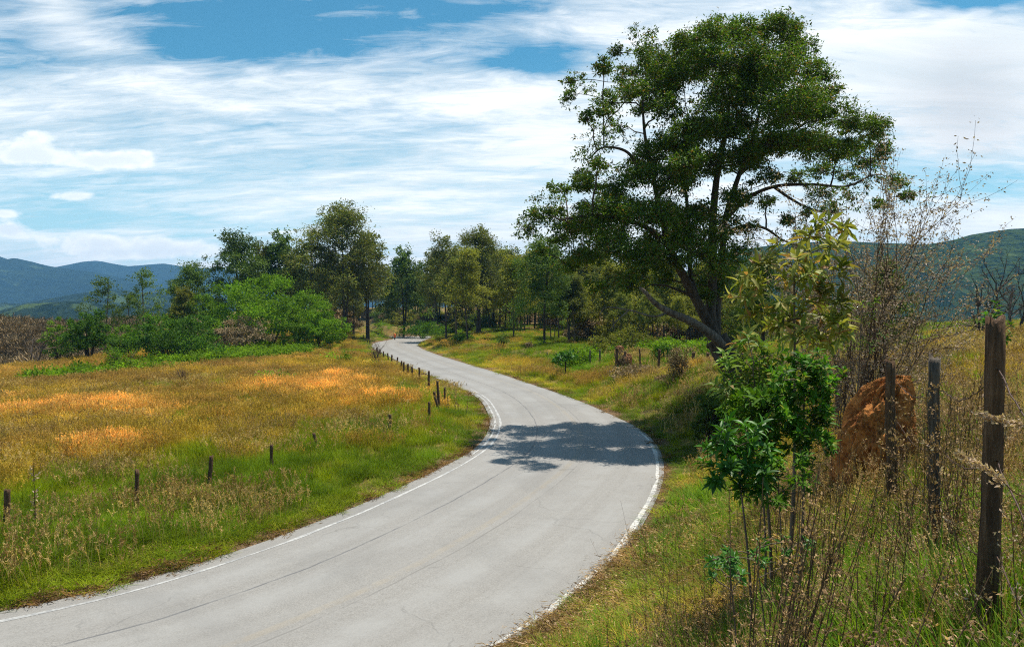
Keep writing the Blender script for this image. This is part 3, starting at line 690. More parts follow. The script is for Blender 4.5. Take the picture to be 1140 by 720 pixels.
scatter_patch('withered_weeds', C_WITH, 4, x, y, lambda x, y, d, rt, r: lerp((.16, .09, .045), (.66, .46, .27), r.uniform(0, 1, len(x))), lambda x, y, d, rt: 1.0+.3*fbm(x, y, 2, 5, 2),
              lambda x, y, d, rt: rt & (d > np.where(y < 15, 2.6, 1.4)) & (r1.uniform(0, 1, len(x)) < np.clip(.04+.28*sm(d, 3, 5)+fbm(x, y, 1.6, 66, 3)*.9, 0, .8)*(1-np.clip(dryspot(x, y)*1.3, 0, 1))), r1, grow=12, tiltk=.2)
# brown crumbs and dead stalks where the turf meets the tarmac
x, y = sample(70000, 9, 60, -100, 1140, .6, r1)
scatter_patch('verge_litter', C_LIT, 4, x, y, lambda x, y, d, rt, r: lerp((.10, .06, .035), (.42, .27, .15), r.uniform(0, 1, len(x))), lambda *a: 1.1*np.ones(len(a[0])),
              lambda x, y, d, rt: (d > .05+fbm(x, y, .9, 15, 3)*.16) & (d < .28+fbm(x, y, 1.1, 25, 3)*.35) & (r1.uniform(0, 1, len(x)) < .6), r1, grow=40, tiltk=.2)
x, y = sample(4200, 2.4, 26, 600, 1260, .6, r1)
scatter_patch('straw_stalks', C_FINE, 5, x, y, lambda x, y, d, rt, r: lerp((.20, .12, .05), (.62, .46, .24), r.uniform(0, 1, len(x))), lambda x, y, d, rt: .75*np.ones(len(x)),
              lambda x, y, d, rt: rt & (d > np.where(y < 15, 3.0, 1.5)) & (r1.uniform(0, 1, len(x)) < np.clip(.3+fbm(x, y, 2, 77, 3)*.9, 0, 1)*(1-np.clip(dryspot(x, y)*1.1, 0, 1))), r1, grow=16, tiltk=.15)
x, y = sample(13000, 2.0, 20, 560, 1260, .7, r1)
LONGS = [(3.1, 5.6, .8, 1.2), (4.2, 8.4, .8, 1.2), (1.6, 8.4, .45, .5), (3.4, 3.6, .4, .6), (.9, 6.6, .3, .4), (4.9, 6.6, 1.0, 2.0), (2.5, 10.2, .4, .6), (3.3, 12.6, .9, 1.2), (1.4, 5.6, .35, .4), (4.6, 14.5, 1, 1.4), (1.1, 2.9, .35, .35), (.7, 4.4, .3, .4), (2.2, 4.9, .35, .4), (2.6, 2.9, .4, .4), (1.0, 7.6, .35, .5), (1.7, 10.6, .5, .6), (2.3, 12.2, .35, .6), (3.3, 14.4, .5, .9), (1.2, 9.2, .35, .4), (4.6, 18, .6, 1.6), (2.9, 7.2, .5, .6)]
def longm(x, y):
    m = np.zeros(x.shape)
    for a, b, c, e in LONGS: m = np.maximum(m, np.exp(-((x-a)/c)**2-((y-b)/e)**2))
    return m
scatter_patch('long_green_grass', C_LONG, 4, x, y, lambda x, y, d, rt, r: lerp((.08, .20, .010), (.26, .34, .03), r.uniform(0, 1, len(x))), lambda x, y, d, rt: .75+.25*fbm(x, y, 1, 3, 2),
              lambda x, y, d, rt: rt & (d > .35) & (r1.uniform(0, 1, len(x)) < longm(x, y)*.95-.05+.16*(fbm(x, y, 1.1, 19, 2) > .1)), r1, grow=10, tiltk=.12)

# ------------------------------------------------------------------ trees
def clump_leaves(A, c, rad, n, size, r, asp=.42, sub=9, flat=.8, droop=-.15, shell=.55, tpl=LEAF_D):
    """leaves gathered in sprays through an ellipsoid"""
    ns = max(3, sub); d = rand_dirs(ns, r); sc = np.array([rad, rad, rad*flat]) if np.isscalar(rad) else np.asarray(rad)
    sp = c+d*sc*(r.uniform(shell, 1.0, ns)[:, None]); idx = r.integers(0, ns, n)
    pos = sp[idx]+r.normal(0, 1, (n, 3))*sc*r.uniform(.11, .29, ns)[idx][:, None]
    out = unit(pos-c)*.5+rand_dirs(n, r)*.9+np.array([0, 0, droop]); nrm = np.array([0, 0, .75])+rand_dirs(n, r)*.8
    L = size*r.uniform(.6, 1.35, n); A.add(place(tpl, pos, out, nrm, L, L*asp)); return sp
def grow(A, nodes, nrad, target, r, r0, r1=.012, sag=.12, sides=5, jog=.05):
    """branch from the best place of the skeleton to the target; adds its points to the skeleton"""
    N = np.array(nodes); t = np.asarray(target, float); v = t-N; dist = np.linalg.norm(v, axis=1)
    cost = dist+np.where(v[:, 2] < 0, -v[:, 2]*1.6, 0)+np.where(v[:, 2] < dist*.12, dist*.25, 0)-np.array(nrad)*2.0
    k = int(np.argmin(cost)); s = N[k]; L = dist[k]
    rs = min(r0*max(.25, (L/4)**.7), nrad[k]*.75); m = max(5, int(L/.45)); tt = np.linspace(0, 1, m)[:, None]
    bow = np.array([0, 0, 1.])*L*sag; P = s+(t-s)*tt+bow*np.sin(np.pi*tt)*(1-tt*.3)
    P[1:-1] += r.normal(0, jog*L**.5*.6, (m-2, 3)); rr = np.maximum(rs*(1-tt[:, 0])**.8+r1*tt[:, 0], r1)
    A.add(tube(P, rr, sides, cap=False))
    for p, q in zip(P[1:], rr[1:]): nodes.append(p); nrad.append(q)
    return P
# ---- the big tree on the bank
TD = 30.0
def T(cx, cy, off=0.0):
    px = 560+cx/1.7135; py = (cy+7)/1.7135; D = TD+off; return np.array([(px-570)/F*D, D, zof(py, D)])
def Tp(px, py, off=0.0): D = TD+off; return np.array([(px-570)/F*D, D, zof(py, D)])
def big_tree():
    r = np.random.default_rng(2024)
    bx, by = at(822, TD); bz = gz(bx, by)
    root = empty('large_tree', (bx, by, bz), 'tall leaning dark green tree with forked trunk beside the road, the largest tree in view', 'tree')
    off = np.array([bx, by, bz]); W_ = Acc(); nodes = []; nrad = []
    def limb(pts, r0, r1, sides=10, n=10, rough=.03):
        P = curve(pts, n); rr = np.linspace(r0, r1, len(P)); W_.add(tube(P, rr, sides, r, rough))
        for p, q in zip(P, rr): nodes.append(p); nrad.append(q)
        return P
    b0 = np.array([bx+.12, by, bz-.5])
    # root flare
    limb([b0, Tp(820, 412), Tp(809, 395), Tp(797, 377, .1)], .66, .46, 14, 10, .05)
    limb([Tp(797, 377, .1), Tp(791, 350, .2), Tp(793, 310, .3), Tp(793, 250, .4), Tp(797, 200, .3), Tp(806, 150), Tp(812, 100, -.2), Tp(816, 50, -.3)], .25, .04, 12)
    limb([Tp(797, 375, .1), Tp(798, 340, .8), Tp(804, 300, 1.0), Tp(806, 248, .9), Tp(822, 195, 1.1), Tp(838, 150, 1.2), Tp(850, 100, 1.0)], .21, .04, 12)
    limb([Tp(801, 383, 0), Tp(781, 345, -.5), Tp(765, 315, -1.0), Tp(747, 280, -1.5), Tp(737, 245, -1.6), Tp(727, 200, -1.6), Tp(717, 150, -1.5), Tp(714, 95, -1.3)], .23, .03, 12)
    limb([Tp(776, 335, -.7), Tp(768, 300, -.2), Tp(766, 250, .3), Tp(762, 190, .8), Tp(765, 130, 1.2)], .13, .03, 8)
    limb([Tp(745, 275, -1.5), Tp(722, 255, -2.2), Tp(695, 245, -2.8), Tp(660, 240, -3.1), Tp(625, 245, -3)], .13, .03, 8)
    limb([Tp(716, 205, -1.6), Tp(700, 172, -1.9), Tp(672, 165, -2.2), Tp(655, 178, -2.3)], .08, .02, 7)
    limb([Tp(806, 246, .9), Tp(830, 222, .6), Tp(862, 208, .2), Tp(905, 206, -.3), Tp(940, 208, -.6), Tp(968, 196, -.7)], .10, .03, 8)
    limb([Tp(805, 262, .9), Tp(826, 252, 1.6), Tp(850, 254, 2.0), Tp(872, 268, 2.2), Tp(890, 272, 2.2)], .10, .02, 7)
    limb([Tp(822, 195, 1.1), Tp(850, 170, 2.0), Tp(885, 145, 2.6), Tp(915, 120, 2.8)], .10, .02, 7)
    limb([Tp(860, 208, .2), Tp(880, 222, -1.2), Tp(900, 232, -2.0), Tp(925, 238, -2.2)], .07, .02, 6)
    C = [(350,75,35),(400,55,35),(450,50,38),(500,45,35),(540,60,35),(560,90,32),(590,140,32),(610,170,28),(340,130,42),(400,110,50),(460,110,50),(520,120,50),(570,180,45),(600,210,35),(480,170,50),(420,170,42),(540,200,50),
         (215,92,16),(190,125,24),(235,130,24),(280,110,33),(300,150,40),(240,172,34),(200,185,24),(122,150,15),(127,176,15),(160,218,16),(190,205,18),(262,205,28),(300,200,35),
         (380,230,45),(330,262,42),(290,290,36),(350,300,42),(400,300,38),(320,340,42),(262,330,36),(210,345,36),(150,345,30),(110,352,22),(180,305,16),(70,400,28),(45,430,18),(100,400,28),(130,430,35),(180,400,42),(240,400,42),(300,400,42),(210,460,42),(160,480,36),(260,480,42),(130,500,26),(300,520,28),(240,530,32),(180,540,22),(75,470,16),(110,455,24),
         (350,420,38),(400,450,38),(440,230,42),(460,290,42),(500,260,42),(440,370,32),(420,500,36),(370,530,26),(500,335,28),(395,555,20),
         (650,220,30),(700,240,30),(722,282,26),(690,300,26),(640,280,34),(600,270,33),(560,260,42),(600,320,26),(650,325,20),(752,338,18),(770,366,15),(716,382,18),(560,330,26),(602,365,20),(622,395,16),(540,412,18),(500,375,20),(688,262,26),(470,430,18),(575,400,14),(370,470,32),(335,450,32),(430,420,28),(330,492,28),(412,545,22),(295,455,34),(450,470,20),(385,400,34)]
    sp_all = []; Lf = Acc()
    for (cx, cy, rad) in C:
        u = (cx-390)/380; v = (cy-290)/290; dep = math.sqrt(max(.05, 1-.8*(u*u+v*v)))*6.0
        big = rad >= 30; reps = 3 if (rad >= 40) else (2 if big else 1)
        for k in range(reps):
            o = r.uniform(-.95, .95)*dep if reps == 1 else (-dep+2*dep*(k+.5)/reps+r.normal(0, .8))
            jx, jy = (r.normal(0, rad*.22, 2) if k else (0, 0)); o = o*.85-.3
            c = T(cx+jx, cy+jy, o); R_ = rad/1.7135/F*TD*r.uniform(.78, .98)
            P = grow(W_, nodes, nrad, c-np.array([0, 0, R_*.3]), r, .085, .014, .10, 5)
            n = int(2500*(R_/1.0)**1.9)+150
            sp = clump_leaves(Lf, c, np.array([R_*r.uniform(.9, 1.35), R_, R_*r.uniform(.55, .9)]), n, .12, r, .42, int(9+R_*14), 1, -.25, .35)
            for s in sp[::2]:
                m = P[-1]; q = (m+s)/2+r.normal(0, .08, 3); W_.add(tube(np.array([P[-2], m, q, s]), [.018, .014, .010, .004], 3, cap=False))
    # thin wispy twigs with few leaves where sky shows through
    for (cx, cy) in [(255, 55), (275, 75), (300, 90), (250, 100), (175, 235), (205, 250), (190, 270), (215, 225), (690, 350), (660, 350), (700, 330), (735, 355), (560, 440), (520, 450), (600, 430), (590, 350), (640, 360), (480, 470), (285, 60), (160, 160), (100, 375), (60, 445), (655, 190), (40, 415)]:
        c = T(cx, cy, r.uniform(-2.5, 2.5)); P = grow(W_, nodes, nrad, c, r, .05, .006, .14, 4); clump_leaves(Lf, c, .32, 90, .13, r, .38, 5, .9, -.2)
    N_ = np.array(nodes); Q_ = np.array(nrad); k_ = np.where((Q_ < .04) & (N_[:, 2] > bz+5.0))[0]; k_ = k_[r.uniform(0, 1, len(k_)) < .55]
    for i in k_:
        c = N_[i]+r.normal(0, .28, 3); clump_leaves(Lf, c, np.array([.42, .42, .26])*r.uniform(.6, 1.4), int(r.uniform(25, 75)), .12, r, .42, 4, 1, -.25, .2)
        if r.uniform() < .5: W_.add(tube(np.array([N_[i], (N_[i]+c)/2+r.normal(0, .04, 3), c]), [.010, .007, .003], 3, cap=False))
    v, f = W_.arrays(); mesh_obj('trunk', v-off, f, BARK, root, True)
    v, f = Lf.arrays(); mesh_obj('crown', v-off, f, L_BIG, root)
    D_ = Acc()
    P = curve([Tp(806, 386, -.2), Tp(790, 371, -.8), Tp(770, 358, -1.4), Tp(747, 348, -2.0), Tp(730, 338, -2.4), Tp(718, 325, -2.7), Tp(712, 320, -2.8)], 8); D_.add(tube(P, np.linspace(.22, .045, len(P)), 9, r, .05))
    P = curve([Tp(745, 347, -2.0), Tp(728, 352, -2.6), Tp(700, 345, -3.0), Tp(675, 342, -3.3), Tp(668, 350, -3.4)], 6); D_.add(tube(P, np.linspace(.05, .015, len(P)), 6, r, .05))
    P = curve([Tp(700, 345, -3.0), Tp(688, 356, -3.2), Tp(678, 368, -3.3)], 5); D_.add(tube(P, np.linspace(.03, .01, len(P)), 5))
    v, f = D_.arrays(); o = mesh_obj('dead_limb', v-off, f, DEADWOOD, root, True); o['label'] = 'bare pale dead limb'
big_tree()

# ---- generic trees; each call makes one mesh pair, copies share it
def euc(seed, H, cw, mat, bark, stems=1, start=.42, n=9000, leaf=.34, clumps=30, top=.5, lean=.04, crad=.15):
    """slender eucalyptus: bare lower trunk, billowing clumps above"""
    r = np.random.default_rng(seed); W_ = Acc(); Lf = Acc(); nodes = []; nrad = []
    for s in range(stems):
        a = r.uniform(0, 6.28); b = np.array([math.cos(a), math.sin(a), 0])*(.25*(stems > 1)); ln = r.normal(0, lean, 2)
        P = curve([b-[0, 0, .4], b+[ln[0]*H*.3, ln[1]*H*.3, H*.35], b*2.5+[ln[0]*H*.7, ln[1]*H*.7, H*.68], b*3+[ln[0]*H, ln[1]*H, H*.95]], 6)
        rr = np.linspace(H*.0095+.03, .025, len(P)); W_.add(tube(P, rr, 7, r, .04, cap=False))
        for p, q in zip(P, rr):
            if p[2] > H*start*.8: nodes.append(p); nrad.append(q)
    for k in range(clumps):
        t = (k+.5)/clumps; z = H*(start+(1-start)*t**.9)*r.uniform(.94, 1.03); prof = math.sin(math.pi*(min(1, t*.86+.12))**top)*.9+.12
        a = k*2.4+r.uniform(-.6, .6); rad = cw/2*prof*r.uniform(.35, .95); c = np.array([math.cos(a)*rad, math.sin(a)*rad, min(z, H*.97)]); R_ = cw*crad*r.uniform(.75, 1.3)
        P = grow(W_, nodes, nrad, c-[0, 0, R_*.2], r, .05, .015, .08, 4); clump_leaves(Lf, c, np.array([R_*1.15, R_*1.15, R_*r.uniform(.6, 1.1)]), n//clumps, leaf, r, .42, 10, 1, -.3, .35)
    # dead stubs lower down
    for k in range(7):
        z = H*r.uniform(.12, start); a = r.uniform(0, 6.28); b = np.array([0, 0, z]); W_.add(tube(np.array([b, b+[math.cos(a)*.4, math.sin(a)*.4, .15], b+[math.cos(a)*.9, math.sin(a)*.9, .1]]), [.02, .014, .006], 3, cap=False))
    return W_.data('trunk', bark, True), Lf.data('crown', mat)
def spreading(seed, H, cw, mat, bark, n=9000, leaf=.2, layers=26, low=.25, stems=5, flat=.42, asp=.5, tpl=LEAF_D):
    """broad shrub / low spreading tree: many stems, domed layered clumps"""
    r = np.random.default_rng(seed); W_ = Acc(); Lf = Acc(); nodes = []; nrad = []
    for s in range(stems):
        a = s*6.28/stems+r.uniform(-.4, .4); o = cw*.20
        P = curve([[0.1*math.cos(a), .1*math.sin(a), -.3], [math.cos(a)*o*.4, math.sin(a)*o*.4, H*.25], [math.cos(a)*o, math.sin(a)*o, H*.6]], 5); rr = np.linspace(.02*H+.02, .02, len(P)); W_.add(tube(P, rr, 6, r, .06, cap=False))
        for p, q in zip(P, rr): nodes.append(p); nrad.append(q)
    for k in range(layers):
        a = k*2.39996; q = math.sqrt((k+.5)/layers); rad = cw/2*q*.88; z = H*(low+(1-low)*math.sqrt(max(0, 1-q*q*.95)))-H*.12; z *= r.uniform(.55, 1.12); rad *= r.uniform(.85, 1.15)
        c = np.array([math.cos(a)*rad, math.sin(a)*rad, z]); R_ = cw*.115*r.uniform(.7, 1.3)*(26/layers)**.35
        grow(W_, nodes, nrad, c-[0, 0, R_*.2], r, .05, .01, .05, 4); clump_leaves(Lf, c, np.array([R_, R_, R_*flat*1.5]), n//layers, leaf, r, asp, 12, 1, .0, .3, tpl)
        if z > H*.45:                     # inner leaves below the canopy skin
            c2 = c*[.8, .8, .55]; clump_leaves(Lf, c2, R_*1.0, n//layers//2, leaf, r, asp, 8, .8, 0, .2, tpl)
    return W_.data('stems', bark, True), Lf.data('crown', mat)
def plant_tree(name, pair, x, y, label, cat, group=None, s=1.0, rz=0.0, sz=None, dz=0.0):
    t = empty(name, (x, y, gz(x, y)+dz), label, cat, group, rz); t.scale = (s, s, sz or s)
    link(bpy.data.objects.new(pair[0].name.split('.')[0], pair[0]), t); link(bpy.data.objects.new('crown', pair[1]), t); return t
E = {'a': euc(1, 17, 9, L_EUC, BARK_GREY), 'b': euc(2, 14, 7.5, L_EUC, BARK_GREY, 2, .5), 'c': euc(3, 15, 7.5, L_EUCY, BARK_GREY), 'd': euc(4, 12, 7, L_EUCD, BARK, 2, .28),
     'e': euc(5, 11, 6.5, L_EUCY, BARK_PALE, 1, .35), 'f': euc(6, 18, 12.5, L_EUC, BARK_GREY, 2, .3, 26000, .32, 46), 'g': euc(7, 13, 9, L_EUCD, BARK, 2, .30, 15000, .3, 34, .6), 'h': euc(8, 13.5, 7, L_EUC, BARK_PALE, 1, .52)}
E['s'] = euc(9, 11, 6, L_EUCD, BARK_PALE, 1, .3, 3200, .26, 16, .6, crad=.15); HT = {'s': 11, 'a': 17, 'b': 14, 'c': 15, 'd': 12, 'e': 11, 'f': 18, 'g': 13, 'h': 13.5}
def set_tree(kind, px, top, D, label, cat='tree', group=None, rz=None, name='eucalyptus_tree'):
    x, y = at(px, D); h = zof(top, D)-gz(x, y); s = h/HT[kind]
    return plant_tree(name, E[kind], x, y, label, cat, group, s, random.uniform(0, 6.28) if rz is None else rz)
SOLO = [('f', 383, 231, 112, 'tallest billowing olive-green tree of the left group, behind the bright green shrubs'), ('a', 345, 256, 108, 'olive-green tree rising between the tallest tree and the round dark one on the left'),
        ('g', 264, 263, 106, 'dark rounded tree with dense clumps at the left end above bright shrubs'), ('h', 292, 275, 112, 'small open-crowned tree with pale gaps just right of the dark rounded tree'),
        ('d', 316, 262, 112, 'dark clumpy tree with a small round top in the middle of the left group'), ('g', 212, 296, 100, 'low dark tree at the left foot of the group above bright shrubs'), ('b', 409, 262, 116, 'narrow open tree at the right edge of the tallest left tree'),
        ('d', 451, 279, 132, 'solitary dark oval tree standing beside the far bend of the road'),
        ('f', 532, 257, 118, 'tallest domed tree of the wood beyond the road, above the middle of the picture'), ('a', 497, 265, 112, 'tree with small dark clumps at its top at the left end of the wood'),
        ('c', 521, 280, 92, 'olive tree with several thin dark trunks on the grass in front of the wood'), ('h', 508, 292, 100, 'slim tree with a thin single trunk left of the many-trunked tree at the wood edge'),
        ('g', 604, 268, 78, 'dark dense tree with one straight trunk standing forward in the sunny clearing'), ('e', 572, 288, 95, 'yellowish loose tree between the domed tree and the dark forward tree')]
for (k, px, top, D, lb) in SOLO: set_tree(k, px, top, D, lb)
# the wood: slim trees standing close together
rw = np.random.default_rng(77)
def wood(n, px0, px1, D0, D1, top0, top1, kinds, label, group):
    for i in range(n):
        D = rw.uniform(D0, D1); px = px0+(px1-px0)*(i+rw.uniform(0, 1))/n; x, y = at(px, D)
        d, rt = road_info(np.array([x]), np.array([y]))
        if d[0] < 5: continue
        k = kinds[int(rw.integers(0, len(kinds)))]; set_tree(k, px, rw.uniform(top0, top1), D, label, 'tree', group)
wood(70, 470, 670, 118, 168, 278, 312, 'bhcea', 'slim tree with a bare thin trunk in the close row behind the clearing', 'slim trees of the wood behind the clearing')
wood(16, 455, 700, 150, 190, 296, 318, 'bhcd', 'slim tree with a bare thin trunk in the close row behind the clearing', 'slim trees of the wood behind the clearing')
wood(30, 395, 485, 165, 215, 300, 326, 'bhca', 'thin-trunked tree in the line behind the road\'s last bend', 'thin trees behind the last bend')
wood(56, 612, 815, 78, 125, 290, 328, 'eceh', 'young yellow-green tree in the thicket behind the big leaning tree', 'young trees behind the big tree')
wood(10, 690, 860, 66, 84, 318, 342, 'ehc', 'young yellow-green tree in the thicket behind the big leaning tree', 'young trees behind the big tree')
wood(20, 320, 425, 122, 150, 290, 330, 'bhc', 'thin tree in the shade behind the tallest left tree', 'thin trees behind the left group')
set_tree('g', 850, 286, 46, 'dark round-crowned tree just right of the big tree trunk', rz=.5)
set_tree('d', 985, 292, 27, 'dark bushy tree behind the brown twiggy shrub on the right', rz=1.0)
set_tree('e', 915, 322, 60, 'small yellow-green tree far behind the pale sapling')
# slender young trees on the left rim
set_tree('s', 116, 309, 84, 'slender tree with a rounded open crown behind the dark shrub on the left'); set_tree('s', 161, 300, 90, 'thinnest tree with small tufted crown on the left rim'); set_tree('s', 146, 324, 92, 'short dark tree between the two slender ones on the left rim')
set_tree('e', 205, 322, 88, 'small dim tree at the left foot of the spreading green shrub')

# shrubs
def shrub(seed, px, D, w_px, top, mat, label, cat='shrub', name='shrub', leaf=.2, n=9000, low=.25, bark=BARK, tpl=LEAF_D, layers=26, flat=.42, group=None):
    x, y = at(px, D); h = zof(top, D)-gz(x, y); w = w_px/F*D
    return plant_tree(name, spreading(seed, h, w, mat, bark, n, leaf, layers, low, flat=flat, tpl=tpl), x, y, label, cat, group)
shrub(31, 300, 92, 150, 305, L_BRIGHT, 'broad spreading bright green shrub with a layered domed top, largest on the left', 'shrub', 'spreading_shrub', .26, 22000, .2, layers=44)
shrub(32, 352, 88, 75, 338, L_BRIGHT, 'rounded green shrub sloping down at the right end of the broad spreading one', n=9000, leaf=.24)
shrub(33, 232, 90, 84, 318, L_BRIGHT, 'green shrub with a domed top at the left end of the broad spreading one', n=10000, leaf=.24)
shrub(34, 215, 84, 60, 345, L_SHRUB, 'darker green low shrub under the left end of the broad spreading one', n=6000)
shrub(35, 188, 70, 118, 349, L_SHRUB, 'wide rounded mid-green bush nearest the dry field on the left', 'bush', 'bush', .2, 16000, .12, layers=36)
shrub(36, 99, 72, 60, 338, L_SHRUB, 'upright dark green bush with loose top left of the wide rounded one', 'bush', 'bush', .2, 9000, .2, flat=.7)
shrub(37, 140, 74, 36, 362, L_BRIGHT, 'small bright bush between the upright dark one and the wide rounded one', 'bush', 'bush', .18, 3500)
shrub(38, 64, 76, 34, 352, L_BRIGHT, 'small thin green bush at the left of the upright dark one', 'bush', 'bush', .18, 2500)
shrub(39, 268, 84, 70, 352, SCRUB, 'brown leafless-looking scrub in front of the spreading green shrub', 'scrub', 'brown_scrub', .2, 7000, .1)
shrub(40, 216, 80, 44, 356, SCRUB, 'brown scrub patch at the left under the spreading green shrub', 'scrub', 'brown_scrub', .2, 4000, .1)
shrub(41, 290, 86, 30, 364, L_BRIGHT, 'small bright green bush set in the brown scrub', 'bush', 'bush', .18, 2200)
shrub(42, 515, 94, 30, 372, L_SHRUB, 'low dark green bush at the foot of the many-trunked tree', 'bush', 'bush', .16, 2800, .1)
shrub(43, 630, 60, 16, 388, L_SHRUB, 'small leafy bush with a pale stem in the clearing', 'bush', 'bush', .12, 700, .2)
shrub(44, 560, 84, 16, 368, L_EUCD, 'small dark sapling in the clearing beneath the wood', 'bush', 'bush', .14, 700, .2)
shrub(45, 589, 72, 10, 378, SCRUB, 'small brown withered sapling in the clearing', 'sapling', 'sapling', .12, 400, .2)
shrub(46, 738, 52, 26, 383, L_SHRUB, 'low green bush on the bright bank behind the fence posts', 'bush', 'bush', .14, 1500, .2)
shrub(47, 840, 22, 80, 395, L_SHRUB, 'shaded green bush at the foot of the big leaning tree', 'bush', 'bush', .12, 6000, .1)
shrub(48, 790, 24, 40, 428, L_EUCD, 'dark low bush on the shaded bank below the big tree', 'bush', 'bush', .11, 2600, .1)
shrub(49, 470, 128, 60, 355, L_SHRUB, 'low dark green thicket under the trees by the far bend', 'bush', 'bush', .22, 5000, .05)
shrub(50, 700, 66, 60, 362, L_EUCY, 'yellow-green bush on the slope below the young trees', 'bush', 'bush', .18, 3000, .1)
shrub(51, 665, 64, 30, 372, L_EUCY, 'small olive bush at the left end of the slope below young trees', 'bush', 'bush', .16, 1500, .1)
# the lollipop-shaped little tree in the field margin
def lollipop(px, D, py0, py1, label):
    x, y = at(px, D); h = zof(py0, D)-gz(x, y); r = np.random.default_rng(5); W_ = Acc().add(tube(curve([[0, 0, -.2], [.05, 0, h*.4], [0, 0, h*.8]], 4), [.05]*9, 6)); Lf = Acc()
    for k in range(9): clump_leaves(Lf, np.array([r.normal(0, .35), r.normal(0, .35), h*.68+r.normal(0, .16)]), .42, 130, .16, r, .5, 6, .7)
    plant_tree('small_tree', (W_.data('trunk', BARK, True), Lf.data('crown', L_DARKPL)), x, y, label, 'tree')
lollipop(629, 52, 388, 402, 'tiny dark round-headed tree on a short stem among far right posts')
shrub(52, 712, 44, 70, 408, SCRUB, 'brown tangle of dead weeds on the bank below the far posts', 'scrub', 'brown_scrub', .12, 5000, .1, layers=40)
shrub(53, 745, 38, 34, 420, SCRUB, 'brown dry weeds lower on the shaded road bank', 'scrub', 'brown_scrub', .1, 2600, .1)
# scrub on the hillside at far left: leafless stems, beyond counting
def hillside_scrub():
    r = np.random.default_rng(8); n = 2200; x = r.uniform(-135, -42, n); y = r.uniform(68, 165, n); k = (side(x, y, EDGE_L) > 3) & (x < -50-.0*y) & (x/y < -.46+0*r.normal(0, .1, n)); x, y = x[k], y[k]; z = height(x, y)
    ms = []
    for i in range(4):
        m = 620; pos = rand_dirs(m, r)*np.array([1.6, 1.6, 1.2])*r.uniform(.3, 1, m)[:, None]; pos[:, 2] = np.abs(pos[:, 2])
        ms.append(Acc().add(place(LEAF_D, pos, pos+r.normal(0, .5, (m, 3)), rand_dirs(m, r), r.uniform(.3, .8, m), .035)).add(place(LEAF_D, pos[:150], rand_dirs(150, r), rand_dirs(150, r), .22, .12)).data('scrub', SCRUB))
    c = proto_collection('hillside_scrub', ms); nn = len(x); s = r.uniform(.7, 1.5, nn)
    scatter('hillside_scrub', c, np.stack([x, y, z], 1), np.stack([s, s, s], 1), r.uniform(0, 6.28, nn), np.zeros((nn, 2)), np.ones((nn, 3)), r.integers(0, 4, nn))
hillside_scrub()

# undergrowth beneath the wood
UG = [spreading(90+i, 3.2, 6, m_, BARK, 3500, .26, 18, .1) for i, m_ in enumerate([L_EUCD, SCRUB, L_EUCY, SCRUB])]
ru = np.random.default_rng(12)
for i in range(140):
    if i < 34: px, D = ru.uniform(455, 690), ru.uniform(130, 175)
    elif i >= 96: px, D = ru.uniform(400, 700), ru.uniform(160, 185)
    elif i < 64: px, D = ru.uniform(640, 830), ru.uniform(84, 125)
    elif i < 74: px, D = ru.uniform(330, 430), ru.uniform(125, 160)
    else: px, D = ru.uniform(380, 470), ru.uniform(178, 210)
    x, y = at(px, D); d, _ = road_info(np.array([x]), np.array([y]))
    if d[0] < 5: continue
    k = int(ru.integers(0, 4)); plant_tree('undergrowth_bush', UG[k], x, y, ('dull green' if k in (0, 2) else 'dry brown')+' undergrowth bush among the trunks of the far wood', 'bush', 'undergrowth bushes in the far wood', ru.uniform(.7, 1.2), ru.uniform(0, 6))

# ------------------------------------------------------------------ bare shrubs and dead trees
def bare_shrub(name, px, D, top, w_px, label, cat, seed, n=9, r0=.03, sub=5, mat=TWIG, forks=2, leafmat=None, group=None, lean=(0, 0), fan=.55):
    x, y = at(px, D); h = zof(top, D)-gz(x, y); w = w_px/F*D; r = np.random.default_rng(seed); A = Acc(); tips = []
    def br(p, d, L, rad, lev):
        k = 5; P = [p]
        for i in range(k): d = unit(d+r.normal(0, .13, 3)+np.array([0, 0, .05])); P.append(P[-1]+d*L/k)
        P = np.array(P); A.add(tube(P, np.linspace(rad, rad*.45, k+1), 5 if lev == 0 else 3, cap=False)); tips.extend(P[-1:] if lev == 0 else P[1:])
        if lev < forks:
            for s in range(sub):
                i = int(r.integers(1, k+1)); br(P[i], unit(d+r.normal(0, fan, 3)), L*r.uniform(.35, .6), rad*.5, lev+1)
    for i in range(n):
        a = r.uniform(0, 6.28); sp = (w*.5/h)*r.uniform(.2, 1); d = unit(np.array([math.cos(a)*sp*1.3+lean[0], math.sin(a)*sp*1.3+lean[1], 1.0]))
        br(np.array([r.normal(0, .05*w), r.normal(0, .05*w), -.1]), d, h*r.uniform(.6, .82), r0, 0)
    root = empty(name, (x, y, gz(x, y)), label, cat, group)
    A.build('branches', mat, root, True)
    if leafmat is not None:
        T_ = np.array(tips); m = len(T_)*leafmat[1]; pos = T_[r.integers(0, len(T_), m)]+r.normal(0, leafmat[3], (m, 3)); Lf = Acc().add(place(LEAF_D, pos, rand_dirs(m, r)+[0, 0, -.1], rand_dirs(m, r), leafmat[2]*r.uniform(.6, 1.3, m), leafmat[2]*.45)); Lf.build('leaves', leafmat[0], root)
    return root
bare_shrub('bare_shrub', 135, 60, 384, 34, 'dark leafless shrub forking low at the rim of the left field', 'shrub', 1, 6, .07, 4, leafmat=(L_BRIGHT, 3, .14, .25))
bare_shrub('bare_shrub', 202, 46, 404, 26, 'faint brown leafless shrub standing in the dry left field', 'shrub', 2, 9, .018, 4)
bare_shrub('bare_shrub', 418, 68, 380, 26, 'dark bare shrub beside the first posts near the road\'s far bend', 'shrub', 3, 10, .04, 4)
